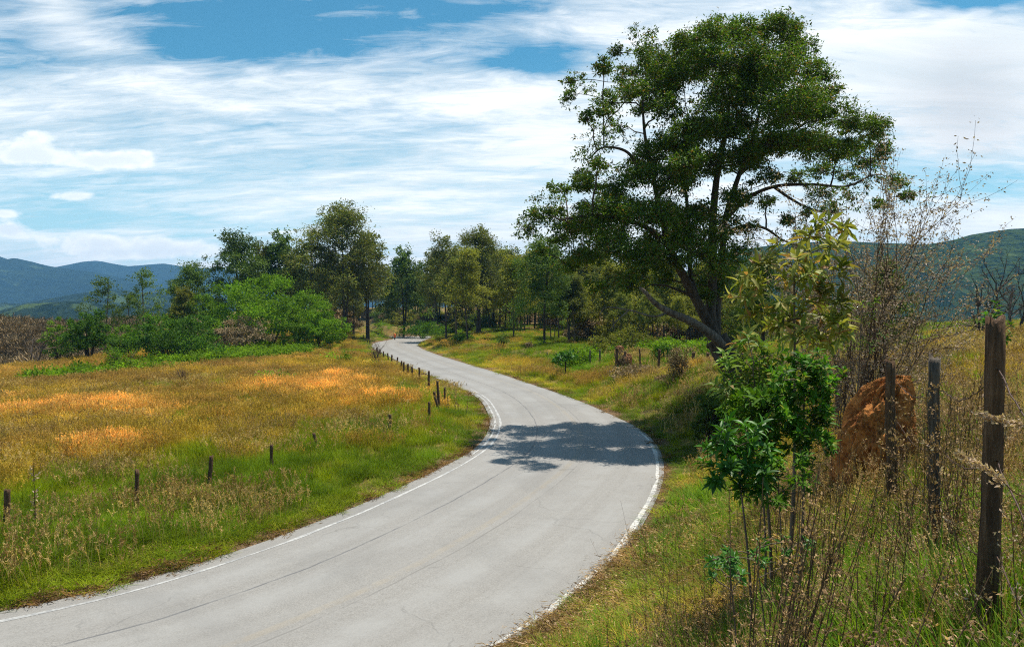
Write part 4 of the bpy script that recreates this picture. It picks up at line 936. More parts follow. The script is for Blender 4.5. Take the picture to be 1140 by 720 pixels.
bare_shrub('bare_shrub', 35, 72, 372, 50, 'pale crooked leafless shrub on the slope at far left', 'shrub', 4, 4, .09, 4, mat=DEADWOOD)
bare_shrub('bare_shrub', 366, 92, 372, 10, 'tiny dark upright shrub between field and far bend', 'shrub', 14, 5, .03, 4, leafmat=(L_SHRUB, 4, .16, .2))
bare_shrub('dead_tree', 1088, 46, 300, 60, 'leafless dead tree left of the tall right post, against the dark hill', 'tree', 5, 3, .10, 5, forks=3, mat=BARK_GREY)
bare_shrub('dead_tree', 1122, 52, 292, 62, 'leafless dead tree at the right edge of the picture against the hill', 'tree', 6, 3, .11, 5, forks=3, mat=BARK_GREY)
bare_shrub('bare_shrub', 1010, 24, 352, 60, 'thin leafless shrub in the dry grass behind the red earth mound', 'shrub', 7, 12, .012, 5, mat=TWIG)
bare_shrub('bare_shrub', 760, 36, 390, 20, 'withered dark weed standing on the bank left of the big trunk', 'shrub', 9, 5, .03, 4, leafmat=(SCRUB, 5, .1, .12))
bare_shrub('bare_shrub', 693, 50, 398, 12, 'small dark withered weed near the far pale mounds', 'shrub', 10, 5, .02, 4, leafmat=(SCRUB, 5, .1, .12))

# tall brown-leaved twiggy shrub right of centre
bare_shrub('twiggy_shrub', 962, 12.6, 222, 80, 'tall brown twiggy shrub with withered leaves reaching up right beside the big tree', 'shrub', 21, 10, .016, 7, forks=2, leafmat=(L_BROWN, 5, .05, .035), lean=(.07, 0), fan=.42)
bare_shrub('twiggy_shrub', 985, 14.5, 262, 70, 'shorter dense brown twiggy shrub just behind the earth mound posts', 'shrub', 22, 9, .012, 6, forks=2, leafmat=(L_BROWN, 2, .055, .04), fan=.45)
bare_shrub('twiggy_shrub', 935, 12.5, 320, 56, 'dim brown undergrowth shrub behind the pale sapling', 'shrub', 23, 9, .010, 6, forks=2, leafmat=(L_BROWN, 3, .05, .04))

# ------------------------------------------------------------------ leafy saplings near the camera
def leafy(name, px, D, items, mat, label, cat, seed, leaf=.14, asp=.3, tpl=LEAF_L, per=9, stem=.018, droop=-.25, base=None, bark=BARK_PALE, group=None):
    """items: (px, py, depth offset, radius px) rosettes that end each shoot"""
    x, y = at(px, D); z0 = gz(x, y); r = np.random.default_rng(seed); A = Acc(); Lf = Acc(); off = np.array([x, y, z0]); nodes = []; nrad = []
    ys = [zof(i[1], D) for i in items]; top = np.array([np.mean([at(i[0], D)[0] for i in items]), y, np.percentile(ys, 70)])
    P = curve([[x, y, z0-.1], (np.array([x, y, z0])*.6+top*.4)+[.05, 0, 0], top], 8); rr = np.linspace(stem*1.5, stem*.5, len(P)); A.add(tube(P, rr, 7, cap=False))
    for p, q in zip(P, rr): nodes.append(p); nrad.append(q)
    for (ix, iy, od, ir) in items:
        DD = D+od; c = np.array([(ix-570)/F*DD, DD, zof(iy, DD)]); Rr = ir/F*DD
        n_sh = max(2, int(ir/4.2))
        for s in range(n_sh):
            t = c+r.normal(0, Rr*.5, 3)*np.array([1, 1, .8]); Pb = grow(A, nodes, nrad, t, r, stem*1.3, .0035, .03, 4, .03)
            k = per; ph = np.arange(k)*2.4+r.uniform(0, 6); ax = unit(Pb[-1]-Pb[-2]+np.array([0, 0, .02])); a0 = unit(np.cross(ax, [.3, .9, .1])); b0 = np.cross(ax, a0)
            tpos = np.linspace(-.35, .0, k)[:, None]*min(.6, Rr*1.6); pos = Pb[-1]+ax*tpos
            el = np.linspace(.15, .85, k)[:, None]+r.normal(0, .15, (k, 1))
            d = (np.cos(ph)[:, None]*a0+np.sin(ph)[:, None]*b0)*(1.1-el*.6)+ax*el+np.array([0, 0, droop])
            Lf.add(place(tpl, pos, d, unit(ax+np.array([0, 0, .6]))+r.normal(0, .22, (k, 3)), leaf*r.uniform(.6, 1.2, k)*(1-.25*el[:, 0]), leaf*asp*r.uniform(.8, 1.2, k)))
    root = empty(name, (x, y, z0), label, cat, group); v, f = A.arrays(); mesh_obj('stem', v-off, f, bark, root, True); v, f = Lf.arrays(); mesh_obj('leaves', v-off, f, mat, root); return root
rs = np.random.default_rng(3)
def fill(n, x0, x1, y0, y1, dd, r0, r1):
    return [(rs.uniform(x0, x1), rs.uniform(y0, y1), rs.uniform(-dd, dd), rs.uniform(r0, r1)) for _ in range(n)]
leafy('pale_sapling', 880, 9.2, [(918, 245, 0, 12), (900, 262, .1, 14), (925, 266, -.2, 16), (935, 250, .2, 12), (905, 285, .2, 16), (882, 282, -.2, 14), (866, 280, .1, 14), (850, 293, 0, 14), (835, 300, .3, 12), (828, 308, -.1, 10), (872, 306, 0, 16), (892, 308, .3, 16), (914, 300, -.3, 16), (935, 300, .2, 14), (915, 322, 0, 16), (850, 322, .2, 14), (836, 330, 0, 14), (870, 335, -.3, 16), (895, 340, 0, 16), (920, 345, .3, 16), (940, 330, 0, 14), (945, 355, .1, 14), (835, 355, 0, 12), (860, 360, .3, 16), (885, 368, -.2, 16), (912, 372, .2, 16), (940, 378, 0, 14), (830, 385, 0, 12)]+fill(8, 826, 950, 300, 400, .6, 10, 14),
      L_PALE, 'tall sapling with yellowish drooping long leaves in front of the big tree trunk', 'sapling', 41, .235, .25, per=9, stem=.022)
leafy('pale_sapling', 862, 8.2, [(830, 378, 0, 12), (852, 384, .2, 12), (870, 392, 0, 12), (824, 400, .1, 10), (812, 412, 0, 10), (838, 408, .2, 14), (858, 412, 0, 14), (822, 426, .1, 14), (845, 430, 0, 14), (806, 440, 0, 12), (828, 448, 0, 14), (850, 455, .2, 14)]+fill(20, 805, 868, 385, 475, .4, 11, 15),
      L_MIDPL, 'shorter sapling with narrow pale-edged leaves left of the vivid green bush', 'sapling', 42, .17, .22, per=9, stem=.016)
leafy('vivid_green_bush', 886, 7.4, [(890, 396, 0, 14), (875, 402, .1, 13), (905, 402, -.1, 13), (916, 412, .1, 13), (864, 415, 0, 13), (888, 415, .2, 15), (902, 425, -.2, 15), (920, 430, 0, 12), (872, 432, .1, 14), (890, 440, -.2, 16), (910, 446, .1, 15), (925, 446, 0, 10), (870, 450, 0, 14), (884, 462, -.2, 15), (905, 466, .1, 14), (918, 462, 0, 12), (876, 478, .1, 12), (894, 484, -.1, 14), (908, 486, 0, 12), (888, 500, 0, 12)]+fill(54, 862, 926, 398, 505, .3, 12, 16),
      L_LAUREL, 'vivid green bush with glossy pointed leaves and upright stem, brightest plant on the right', 'bush', 43, .10, .34, per=13, stem=.016, droop=-.1)
leafy('dark_leafy_plant', 838, 6.6, [(800, 492, 0, 13), (818, 500, 0, 15), (836, 496, .1, 14), (795, 512, .1, 12), (812, 520, -.1, 16), (832, 516, 0, 15), (848, 510, .1, 12), (800, 532, 0, 12), (822, 536, 0, 15), (840, 534, 0, 12), (828, 480, .1, 14), (815, 476, 0, 12), (842, 478, 0, 12), (790, 498, 0, 8)]+fill(14, 800, 850, 484, 545, .25, 9, 13),
      L_DARKPL, 'dark bluish-green leafy plant below the pale saplings, nearest the road', 'plant', 44, .145, .28, per=10, stem=.012)
leafy('dark_leafy_plant', 852, 7.6, [(830, 460, 0, 14), (850, 470, 0, 15), (842, 485, .1, 14), (858, 492, 0, 13)]+fill(34, 818, 872, 430, 530, .35, 11, 15), L_SHRUB, 'shaded green sapling between vivid bush and dark bluish plant', 'plant', 45, .15, .28, per=9, stem=.012)
leafy('low_herb', 850, 4.9, fill(16, 800, 900, 600, 632, .3, 7, 11), L_DARKPL, 'low dark herb under the saplings at the bank edge', 'plant', 46, .06, .34, per=9, stem=.006)
leafy('leafy_weed', 868, 6.8, fill(30, 835, 915, 505, 560, .3, 10, 14), L_SHRUB, 'olive leafy weed filling the gap under the vivid green bush', 'plant', 50, .09, .3, per=9, stem=.008)
leafy('low_herb', 815, 4.2, fill(7, 788, 835, 620, 650, .2, 8, 12), L_DARKPL, 'low blue-green herb lying left of the leaning seed stalks', 'plant', 47, .07, .34, per=8, stem=.006)
leafy('green_shoot', 1108, 6.8, [(1102, 350, 0, 9), (1112, 346, 0, 9), (1108, 358, 0, 9), (1096, 360, 0, 7), (1122, 362, 0, 7), (1130, 372, 0, 7)], L_LAUREL, 'bright green leafy shoot showing above the top of the tall right post', 'plant', 48, .07, .34, per=9, stem=.008)
leafy('thin_sapling', 945, 12, fill(14, 925, 985, 330, 400, .5, 9, 14), L_MIDPL, 'thin greenish sapling behind the twiggy shrub left of the mound', 'sapling', 49, .10, .26, per=7, stem=.012)

# ------------------------------------------------------------------ fence posts
def post_mesh(h, rad, seed, mat, square=False, lean=(0, 0), knots=True):
    r = np.random.default_rng(seed); n = 14; t = np.linspace(0, 1, n); P = np.stack([lean[0]*t*h+np.cumsum(r.normal(0, rad*.10, n)), lean[1]*t*h+np.cumsum(r.normal(0, rad*.05, n)), -.35+t*(h+.35)], 1)
    sides = 12; th = np.linspace(0, 2*np.pi, sides, endpoint=False)
    prof = (1/np.maximum(np.abs(np.cos(th)), np.abs(np.sin(th))))**(.75 if square else .15); prof = prof*(1+r.normal(0, .05, sides))
    rr = rad*(1.08-.12*t)[:, None]*prof[None]*(1+r.normal(0, .05, (n, sides)))*(1+r.normal(0, .05, (n, 1)))
    V = np.stack([P[:, None, 0]+rr*np.cos(th), P[:, None, 1]+rr*np.sin(th), np.broadcast_to(P[:, 2:3], rr.shape).copy()], -1)
    V[-1, :, 2] += r.normal(0, rad*.4, sides); V = V.reshape(-1, 3); i = np.arange(n-1)[:, None]*sides; j = np.arange(sides)[None]; k = (j+1) % sides
    a, b, c, d = (i+j).ravel(), (i+k).ravel(), (i+sides+k).ravel(), (i+sides+j).ravel(); F_ = np.concatenate([np.stack([a, b, c], 1), np.stack([a, c, d], 1)])
    V = np.concatenate([V, [P[-1]+[0, 0, -rad*.1]]]); jj = np.arange(sides); F_ = np.concatenate([F_, np.stack([jj+(n-1)*sides, (jj+1) % sides+(n-1)*sides, np.full(sides, len(V)-1)], 1)])
    return mesh_data('fence_post', V, F_, mat, False)
# near fence on the right: posts joined by barbed wire
FP = [(1106, 4.25, 355, .046, (.0, 0), POSTWOOD, True, 'thick squared brown post with a pale weathered top'), (1046, 6.7, 399, .052, (-.02, 0), POSTGREY, False, 'greyish post half hidden by dry weeds'), (997, 9.6, 402, .062, (.0, 0), POSTWOOD, False, 'dark post in front of the red earth mound'),
      (979, 12.4, 402, .06, (.02, 0), POSTWOOD, False, None), (962, 14.5, 401, .075, (-.01, 0), POSTWOOD, False, None), (933, 17.5, 401, .06, (.03, 0), POSTWOOD, False, None), (915, 21, 401, .06, (-.03, 0), POSTWOOD, False, None)]
fx, fy = at(1046, 6.7)
fence = empty('barbed_wire_fence', (fx, fy, gz(fx, fy)), 'rustic wooden post and barbed wire fence along the right bank by the earth mound', 'fence'); foff = np.array(fence.location)
tops = []
for i, (px, D, top, rad, ln, mt, sq, lb) in enumerate(FP):
    x, y = at(px, D); z = gz(x, y); h = zof(top, D)-z; o = link(bpy.data.objects.new('fence_post', post_mesh(h, rad, 60+i, mt, sq, ln)), fence); o.location = Vector((x, y, z))-fence.location
    if lb: o['label'] = lb
    tops.append((x, y, z, h))
# pale sawn top of the front post
x, y, z, h = tops[0]
x0, y0 = at(1250, 2.2); tops.insert(0, (x0, y0, gz(x0, y0), 1.55))
WIRE, t_, q_ = new_mat('rusty_wire'); p_ = nd(t_, 'ShaderNodeBsdfPrincipled'); p_.inputs['Base Color'].default_value = (.10, .06, .045, 1); p_.inputs['Metallic'].default_value = .6; p_.inputs['Roughness'].default_value = .6; finish(t_, p_.outputs[0])
rwi = np.random.default_rng(9)
for lev in (.86, .60, .33):
    A = Acc()
    for a, b in zip(tops[:-1], tops[1:]):
        p = np.array([a[0], a[1], a[2]+a[3]*lev]); q = np.array([b[0], b[1], b[2]+b[3]*lev]); L = np.linalg.norm(q-p); n = max(8, int(L/.12)); t = np.linspace(0, 1, n)[:, None]
        P = p+(q-p)*t-np.array([0, 0, 1.])*(.10*np.sin(np.pi*t)*rwi.uniform(.5, 1.5)); P += rwi.normal(0, .004, P.shape); P += (np.array([[0, -.055, 0]]))
        A.add(tube(P, .0042, 4, cap=False))
        for c in P[1:-1]:
            for s in range(3): d = rand_dirs(1, rwi)[0]*.014; A.add(tube(np.array([c-d, c+d]), [.0022, .0008], 3, cap=False))
    v, f = A.arrays(); mesh_obj('barbed_wire', v-foff, f, WIRE, fence)
# single weathered stakes along the left verge
def stake(px, D, top, label, lean=(0, 0), rad=.045, seed=0, mat=POSTWOOD, group='wooden fence posts along the left verge', name='fence_post', X=None, cat='fence post'):
    x, y = at(px, D); z = gz(x, y); h = zof(top, D)-z; o = link(bpy.data.objects.new(name, post_mesh(max(h, .5), rad, seed, mat, False, lean))); o.location = (x, y, z); tag(o, label, cat, group); return o
stake(3, 15.6, 545, 'thick dark post cut off by the left edge of the picture', (.05, 0), .06, 1)
stake(150, 17.6, 524, 'dark post in green grass, second from the left edge', (.02, 0), .05, 2)
stake(231, 19.4, 508, 'dark post leaning slightly right, third from the left edge', (.09, 0), .052, 3)
stake(302, 21.6, 495, 'short upright dark post, fourth from the left edge', (-.02, 0), .046, 4)
stake(353, 25.0, 482, 'short post tilted to the left, fifth from the left edge', (-.25, 0), .05, 5)
stake(433, 28.0, 461, 'thin upright post in ochre grass where the verge bends', (0, 0), .06, 6)
stake(478, 31.5, 447, 'post just left of the crossed pair, inside the road bend', (0, 0), .06, 7)
stake(491, 36.0, 424, 'taller post of the crossed pair at the tip of the bend', (-.12, 0), .07, 8)
stake(490, 35.3, 436, 'shorter slanting post of the crossed pair at the tip of the bend', (-.30, 0), .07, 9)
stake(494, 36.8, 431, 'thin post leaning right behind the crossed pair', (.06, 0), .05, 10)
stake(477, 42.5, 413, 'post alone beyond the crossed pair at the bend', (0, 0), .07, 11)
for i, (px, D, top) in enumerate([(467, 50, 409), (459, 51, 408), (455, 52.5, 405), (450, 55, 403), (447, 57.5, 401.5), (441, 62, 397.5), (436, 66, 395), (432, 70, 393), (427, 75, 391), (423, 80, 389), (419, 86, 387)]):
    stake(px, D, top, 'short dark post in the close row leading to the far bend', (rs.normal(0, .05), 0), .07, 20+i, group='close row of posts towards the far bend')
for i, (px, D, top) in enumerate([(412, 105, 378), (409, 110, 377), (405, 116, 376)]): stake(px, D, top, 'tiny dark post on the grassy knoll before the far bend', (0, 0), .08, 40+i, group='tiny posts on the far knoll')
# posts along the right-hand field edge
for i, (px, D, top, lb, rad) in enumerate([(788, 42, 393, 'dark post nearest the foot of the big tree trunk, left side', .10), (772, 44, 392, 'dark post above the pale soil heap left of the big trunk', .09), (753, 47, 390.5, 'greyish short post between the soil heap and withered weed', .08), (733, 46, 389, 'post beside the withered weed on the bright bank', .07),
                                       (713, 49, 388, 'thin post at the right end of the row on the bright green slope', .06), (697, 50, 391, 'short thick post above the lower pale mound', .09), (685, 50, 387, 'post leaning beside the upper pale mound', .09)]):
    stake(px, D, top, lb, (rs.normal(0, .04), 0), rad, 50+i, group='posts along the right field edge')
for i, (px, D, top) in enumerate([(668, 54, 389), (657, 56, 389.5), (644, 58, 391), (636, 60, 391), (619, 62, 393), (609, 64, 393)]):
    stake(px, D, top, 'thin short post in the faint row across the clearing', (0, 0), .06, 70+i, mat=POSTGREY, group='faint row of posts in the clearing')
# orange-topped marker at the far bend
def cyl(P0, P1, rad, sides=10): return tube(np.array([P0, P1], float), rad, sides)
def plain(name, c, rough=.5, metal=0.):
    m, t, q = new_mat(name); geo = nd(t, 'ShaderNodeNewGeometry'); n = q.noise(geo.outputs['Position'], 6, 4); col = q.mix(q.ramp(n, .3, .7), tuple(v*.8 for v in c), c); p = nd(t, 'ShaderNodeBsdfPrincipled'); t.links.new(col, p.inputs['Base Color']); p.inputs['Roughness'].default_value = rough; p.inputs['Metallic'].default_value = metal; finish(t, p.outputs[0]); return m
mx, my = -19.7, 122.0; ex = float(np.interp(my, EL[:, 1][:len(EL)], EL[:, 0])) if False else -21.2
x, y = at(439.4, 121); z = gz(x, y)
mk = empty('marker_post', (x, y, z), 'small orange-topped marker post at the roadside on the far bend', 'marker post')
Acc().add(tube(np.array([[0, 0, -.2], [0, 0, .45]]), [.10, .09], 10)).build('post_base', plain('marker_dark', (.05, .03, .025)), mk)
Acc().add(tube(np.array([[0, 0, .45], [0, 0, 1.0], [0, 0, 1.05]]), [.20, .20, .1], 12)).build('orange_panel', plain('marker_orange', (.75, .16, .03)), mk)
Acc().add(tube(np.array([[0, 0, 1.05], [0, 0, 1.22]]), [.12, .06], 10)).build('cap', plain('marker_yellow', (.80, .55, .12)), mk)
# small car far off on the road
def car(px, D):
    x, y = at(px, D); z = gz(x, y); d, _ = road_info(np.array([x]), np.array([y])); root = empty('parked_car', (x, y, z), 'tiny distant car with pale roof and dark body beyond the far bend', 'car', rz=.25)
    xs = [(-.86, .30), (-.88, .62), (-.84, .86), (-.66, 1.38), (-.5, 1.46), (.5, 1.46), (.66, 1.38), (.84, .86), (.88, .62), (.86, .30)]
    L = [(-2.1, .72, .55), (-2.0, .92, .60), (-1.2, 1.0, .64), (-.75, 1.0, .92), (-.1, 1.0, 1.0), (1.0, 1.0, 1.0), (1.7, .98, .86), (2.0, .95, .66), (2.1, .8, .6)]
    V = []; 
    for (yy, wx, hz) in L:
        for (a, b) in xs: V.append([a*wx, yy, .28+(b-.28)*(hz if b > .9 else 1.0) if b > .9 else b])
    V = np.array(V); n = len(xs); T_ = []
    for i in range(len(L)-1):
        for j in range(n):
            k = (j+1) % n; a, b, c, e = i*n+j, i*n+k, (i+1)*n+k, (i+1)*n+j; T_ += [[a, b, c], [a, c, e]]
    for j in range(1, n-1): T_ += [[0, j+1, j], [(len(L)-1)*n, (len(L)-1)*n+j, (len(L)-1)*n+j+1]]
    mesh_obj('body', V, np.array(T_), plain('car_body', (.10, .10, .11), .3), root, False)
    Acc().add(tube(np.array([[0, -.62, 1.43], [0, 1.2, 1.49]]), [.5, .5], 4)).build('roof', plain('car_roof', (.6, .6, .6), .3), root) if False else None
    rf = np.array([[-.6, -.5, 1.475], [.6, -.5, 1.475], [.6, 1.1, 1.475], [-.6, 1.1, 1.475], [-.55, -.45, 1.52], [.55, -.45, 1.52], [.55, 1.05, 1.52], [-.55, 1.05, 1.52]])
    mesh_obj('roof', rf, np.array([[4, 5, 6, 7], [0, 1, 5, 4], [1, 2, 6, 5], [2, 3, 7, 6], [3, 0, 4, 7]]), plain('car_roof', (.65, .65, .66), .3), root)
    wm = np.array([[-.60, -1.18, .95], [.60, -1.18, .95], [.50, -.76, 1.36], [-.50, -.76, 1.36]]); mesh_obj('windscreen', wm-[0, .03, 0], np.array([[0, 1, 2, 3]]), plain('car_glass', (.02, .025, .03), .1), root)
    ty = plain('tyre', (.02, .02, .02), .9)
    for sx in (-1, 1):
        for sy in (-1.3, 1.3): Acc().add(tube(np.array([[sx*.66, sy, .31], [sx*.88, sy, .31]]), .31, 16)).build('wheel', ty, root)
car(427.5, 176)

# ------------------------------------------------------------------ earth mounds
def earth_mat(name, a, b):
    m, t, q = new_mat(name); geo = nd(t, 'ShaderNodeNewGeometry'); P = geo.outputs['Position']
    n = q.noise(P, 3.5, 7, .7, .4); n2 = q.noise(P, 24, 5, .7); col = q.mix(q.ramp(q.m('ADD', q.m('MULTIPLY', n, .6), q.m('MULTIPLY', n2, .4)), .35, .65), a, b)
    p = nd(t, 'ShaderNodeBsdfPrincipled'); t.links.new(col, p.inputs['Base Color']); p.inputs['Roughness'].default_value = .95; p.inputs['Specular IOR Level'].default_value = .1
    bp = nd(t, 'ShaderNodeBump'); bp.inputs['Strength'].default_value = .9; bp.inputs['Distance'].default_value = .04; t.links.new(q.m('ADD', n, q.m('MULTIPLY', n2, .6)), bp.inputs['Height']); t.links.new(bp.outputs[0], p.inputs['Normal']); finish(t, p.outputs[0]); return m
RED = earth_mat('red_earth', (.15, .045, .015), (.66, .27, .075)); PALESOIL = earth_mat('pale_soil', (.34, .15, .07), (.62, .36, .20))
def mound(name, px, D, w_px, top, mat, label, cat, seed, skew=.25, depth=.9, rough=.13, hollow=True):
    x, y = at(px, D); z = gz(x, y); h = zof(top, D)-z; w = w_px/F*D/2; n, m = 150, 90; th = np.linspace(0, 2*np.pi, n, endpoint=False); t = np.linspace(0, 1, m)
    TH, TT = np.meshgrid(th, t, indexing='ij'); prof = np.cos(TT*np.pi/2)**(.85 if skew > .5 else .62); zz = h*np.sin(TT*np.pi/2)**.9
    X = np.cos(TH)*prof*w*1.0+skew*w*(TT**1.3); Y = np.sin(TH)*prof*w*depth
    nz = fbm(np.cos(TH)*3+TT*2+7, np.sin(TH)*3+TT*5, .9, seed, 5)*rough*w*2; nz = nz-np.abs(fbm(np.cos(TH)*3+TT*3+2, np.sin(TH)*3+TT*6, .45, seed+9, 5))*w*.12; X += np.cos(TH)*nz; Y += np.sin(TH)*nz; zz = zz+nz*.5*np.sin(TT*np.pi)-.15*(TT == 0)
    V = np.stack([X, Y, zz], -1).reshape(-1, 3); i = np.arange(n)[:, None]*m; i2 = ((np.arange(n)+1) % n)[:, None]*m; j = np.arange(m-1)[None]
    Q = np.stack([(i+j).ravel(), (i2+j).ravel(), (i2+j+1).ravel(), (i+j+1).ravel()], 1); o = mesh_obj(name, V, Q, mat, smooth=True); o.location = (x, y, z); tag(o, label, cat); return o
mound('termite_mound', 972, 11.0, 82, 418, RED, 'large reddish-brown earth mound behind the right fence posts', 'earth mound', 3, .80, .9, .075)
mound('termite_mound', 698, 50, 11, 393.5, PALESOIL, 'small pale earth mound lower on the bank among brown weeds', 'earth mound', 5, .1)
mound('termite_mound', 690, 55, 11, 384.5, PALESOIL, 'small pale earth mound beside the bright green slope, the upper one', 'earth mound', 6, .1)
mound('soil_heap', 771, 40, 34, 408, PALESOIL, 'low heap of orange soil below the dark posts by the big trunk', 'soil heap', 7, .0, 1.2, .2)

# ------------------------------------------------------------------ dry weeds close to the camera
def weed(px, D, top, label, seed, n=7, lean=(.3, 0), seeds=26, mat=SEED, r0=.0045, size=.016, spread=.10, name='dry_weed', headlen=.5, group=None, side_=.06):
    x, y = at(px, D); z = gz(x, y); h = zof(top, D)-z; r = np.random.default_rng(seed); A = Acc(); Lf = Acc()
    for i in range(n):
        b = np.append(r.normal(0, spread*.45, 2), -.05); ln = np.array([lean[0]+r.normal(0, .10), lean[1]+r.normal(0, .12), 1.0]); H = h*r.uniform(.72, 1.02)
        P = curve([b, b+ln*[.35, .35, .4]*H, b+ln*[1.0, 1.0, .97]*H], 7); P += r.normal(0, .002, P.shape); A.add(tube(P, np.linspace(r0, r0*.35, len(P)), 5, cap=False))
        for k in range(seeds//4):
            t = r.uniform(1-headlen, 1); p = P[int(t*(len(P)-1))]; d = unit(ln*.9+r.normal(0, .55, 3)); L = side_*r.uniform(.5, 1.6); q = p+d*L; A.add(tube(np.array([p, q]), [r0*.35, r0*.2], 3, cap=False))
            m = 5; pos = p+(q-p)*r.uniform(.2, 1.05, m)[:, None]+r.normal(0, .006, (m, 3)); Lf.add(place(LEAF_L if size > .02 else LEAF_D, pos, rand_dirs(m, r)*.7+d, rand_dirs(m, r), size*r.uniform(.7, 1.4, m), size*.6))
    root = empty(name, (x, y, z), label, 'dry weed', group); A.build('stalks', STALK, root, True); Lf.build('weed_seed_heads', mat, root); return root  # second mesh: seed heads on the side twigs, leaf-green on one clump
weed(846, 3.2, 490, 'bundle of brown seed stalks leaning right at the bottom of the picture', 1, 17, (.17, .05), 110, size=.018, headlen=.7, spread=.2, r0=.0055)
weed(862, 3.5, 505, 'second fainter bundle of brown seed stalks just right of the leaning bundle', 2, 10, (.10, .05), 80, headlen=.65, spread=.2)
weed(955, 3.4, 520, 'single dark upright dry stalk right of the leaning bundles', 3, 2, (.0, .0), 26, headlen=.7, spread=.02)
weed(925, 2.4, 590, 'crooked dry stalk leaning right at the bottom, right of the bundles', 4, 2, (.42, .1), 26, headlen=.5, spread=.04)
weed(1040, 6.2, 392, 'tall dry weeds smothering the greyish post', 5, 26, (.04, 0), 110, size=.024, headlen=.75, spread=.34, side_=.10)
weed(1072, 7.4, 384, 'dry weeds behind and right of the greyish post', 6, 9, (.03, 0), 60, size=.022, headlen=.6, spread=.3, side_=.10)
weed(1020, 8.4, 420, 'thin dry stalks between the greyish post and the mound', 7, 7, (.05, 0), 50, size=.022, headlen=.6, spread=.3)
weed(1124, 5.2, 395, 'pale-flowered dry weeds right of the tall post', 8, 8, (.06, 0), 60, SEEDPALE, size=.02, headlen=.7, spread=.3)
weed(1132, 3.6, 430, 'dry weed with pale clustered heads at the right edge', 9, 5, (-.05, 0), 50, SEEDPALE, size=.018, headlen=.6, spread=.12)
weed(935, 6.4, 455, 'fine dry stalks in front of the earth mound foot', 10, 10, (.12, 0), 50, size=.018, headlen=.6, spread=.3)
weed(965, 7.6, 430, 'dry brown tangle at the left foot of the earth mound', 11, 12, (.1, 0), 60, size=.02, headlen=.7, spread=.4)
weed(900, 5.4, 520, 'short dry stalks under the vivid green bush', 12, 9, (.15, 0), 50, size=.016, headlen=.6, spread=.3)
weed(985, 4.8, 500, 'sparse upright dry stalks before the dark post', 13, 5, (.05, 0), 40, size=.018, headlen=.5, spread=.2)
weed(790, 6.0, 560, 'reddish seeding grass stalks left of the dark leafy plant', 14, 12, (-.15, 0), 30, size=.012, headlen=.5, spread=.3, r0=.003)
weed(740, 9.0, 545, 'thin reddish stalks by the white edge line under the tree shade', 15, 12, (-.05, 0), 30, size=.014, headlen=.5, spread=.4, r0=.003)
weed(716, 9.6, 588, 'fine dark grass stalks overhanging the lower road edge', 16, 6, (-.12, 0), 20, size=.012, headlen=.35, spread=.35, r0=.0022)
weed(680, 9.3, 640, 'low wispy stalks overhanging the road edge further down', 17, 5, (-.1, 0), 20, size=.012, headlen=.35, spread=.35, r0=.0022)
weed(37, 15.8, 512, 'tall spike of pale seeds standing in the green grass at far left', 18, 1, (.0, 0), 150, SEEDPALE, r0=.012, size=.05, headlen=.95, spread=.01, side_=.08)
weed(500, 34, 430, 'tall thin reddish weeds at the tip of the left verge', 19, 8, (0, 0), 30, size=.05, headlen=.5, spread=.9, r0=.008)
weed(215, 28, 462, 'dark green and brown weed clump in the middle of the left field', 20, 14, (0, 0), 40, L_EUCD, r0=.010, size=.07, headlen=.8, spread=1.2, side_=.15)
weed(182, 17.4, 548, 'pale withered weed beside the second post from left', 22, 3, (0, 0), 60, r0=.006, size=.03, headlen=.9, spread=.15)
# arching feathery plumes entering from the right edge
def plume(pts, D, label, seed, mat=SEEDPALE):
    r = np.random.default_rng(seed); P0 = np.array([[(a-570)/F*(D+o), D+o, zof(b, D+o)] for a, b, o in pts]); P = curve(P0, 12); x, y = P[0, 0], P[0, 1]; z = gz(x, y); off = np.array([x, y, z]); P = np.vstack([[x, y, z-.03], P])
    A = Acc().add(tube(P-off, np.linspace(.003, .0012, len(P)), 5, cap=False)); i0 = len(P)-18; pos = P[i0:][r.integers(0, len(P)-i0, 240)]-off+r.normal(0, .006, (240, 3)); d = unit(P[-1]-P[i0])+r.normal(0, .45, (240, 3))
    root = empty('grass_plume', (x, y, z), label, 'grass plume'); A.build('stalk', STALK, root, True); Acc().add(place(LEAF_L, pos, d, rand_dirs(240, r), r.uniform(.012, .022, 240), .007)).build('plume', mat, root)
plume([(1190, 620, 0), (1180, 540, -.02), (1140, 552, -.05), (1108, 527, -.08), (1070, 507, -.1)], 2.4, 'pale feathery plume crossing the tall post at its lower half', 1)
plume([(1200, 640, 0), (1195, 500, 0), (1160, 476, -.05), (1125, 470, -.1), (1094, 462, -.12)], 2.6, 'pale feathery plume crossing the tall post at its upper half', 2)
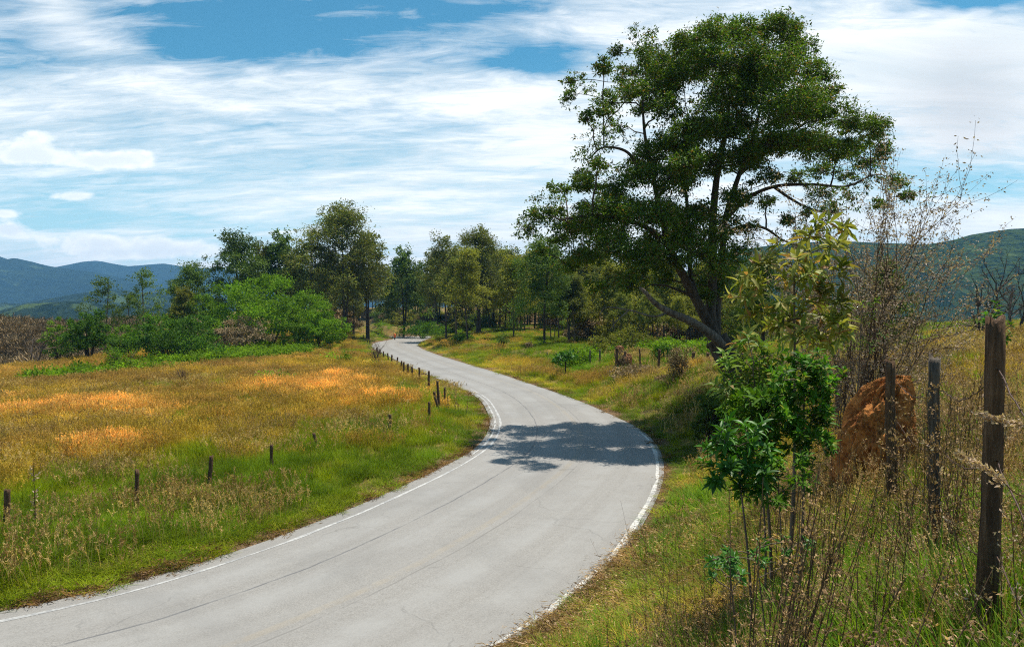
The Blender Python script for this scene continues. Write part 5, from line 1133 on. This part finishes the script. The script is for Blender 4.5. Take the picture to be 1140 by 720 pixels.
# broad grass blades at the bottom, each clump one thing
def bladeclump(px, D, label, seed, n=16, h0=.35, h1=.75, w=.024):
    x, y = at(px, D); z = gz(x, y); r = np.random.default_rng(seed); o = Acc().add(blades(n, .10, h0, h1, w, .45, r, 7)).build('grass_clump', BLADE); o.location = (x, y, z); tag(o, label, 'grass clump')
BLADE = leaf_mat('broad_blades', (.09, .20, .015), (.28, .32, .05), .45, .45, .3, scale=2, c=(.62, .42, .10))
bladeclump(795, 3.5, 'clump of broad green blades with yellow tips at the bottom left of the stalks', 1, 12); bladeclump(838, 3.2, 'clump of broad yellow-green blades under the leaning seed stalks', 2, 12)
bladeclump(900, 3.4, 'clump of long green blades at the bottom between the seed stalks', 3, 10); bladeclump(1122, 3.3, 'long green blades at the foot of the tall post', 4, 9, .25, .5); bladeclump(770, 3.4, 'clump of green blades between the road edge and the leaning stalks', 5, 16, .3, .6); bladeclump(1040, 5.6, 'dense tall green clump below the greyish post', 6, 34, .5, .95); bladeclump(1000, 5.2, 'bright green clump left of the greyish post foot', 7, 30, .4, .8)

# ------------------------------------------------------------------ the air
def haze(density=1.6e-4):
    x0, x1, y0, y1, z0, z1 = -4400, 4400, -4400, 4400, -260, 245
    V = np.array([[a, b, c] for c in (z0, z1) for (a, b) in ((x0, y0), (x1, y0), (x1, y1), (x0, y1))]); Q = np.array([[3, 2, 1, 0], [4, 5, 6, 7], [0, 1, 5, 4], [1, 2, 6, 5], [2, 3, 7, 6], [3, 0, 4, 7]])
    m = bpy.data.materials.new('haze_air'); m.use_nodes = True; t = m.node_tree; t.nodes.clear(); v = t.nodes.new('ShaderNodeVolumePrincipled'); v.inputs['Color'].default_value = (.25, .57, 1.0, 1); v.inputs['Density'].default_value = density; v.inputs['Anisotropy'].default_value = 0.0
    o = t.nodes.new('ShaderNodeOutputMaterial'); t.links.new(v.outputs[0], o.inputs['Volume']); m.cycles.homogeneous_volume = True if hasattr(m.cycles, 'homogeneous_volume') else None
    h = mesh_obj('haze', V, Q, m); tag(h, 'thin bluish air haze over the valleys and far hills', kind='stuff')

haze()
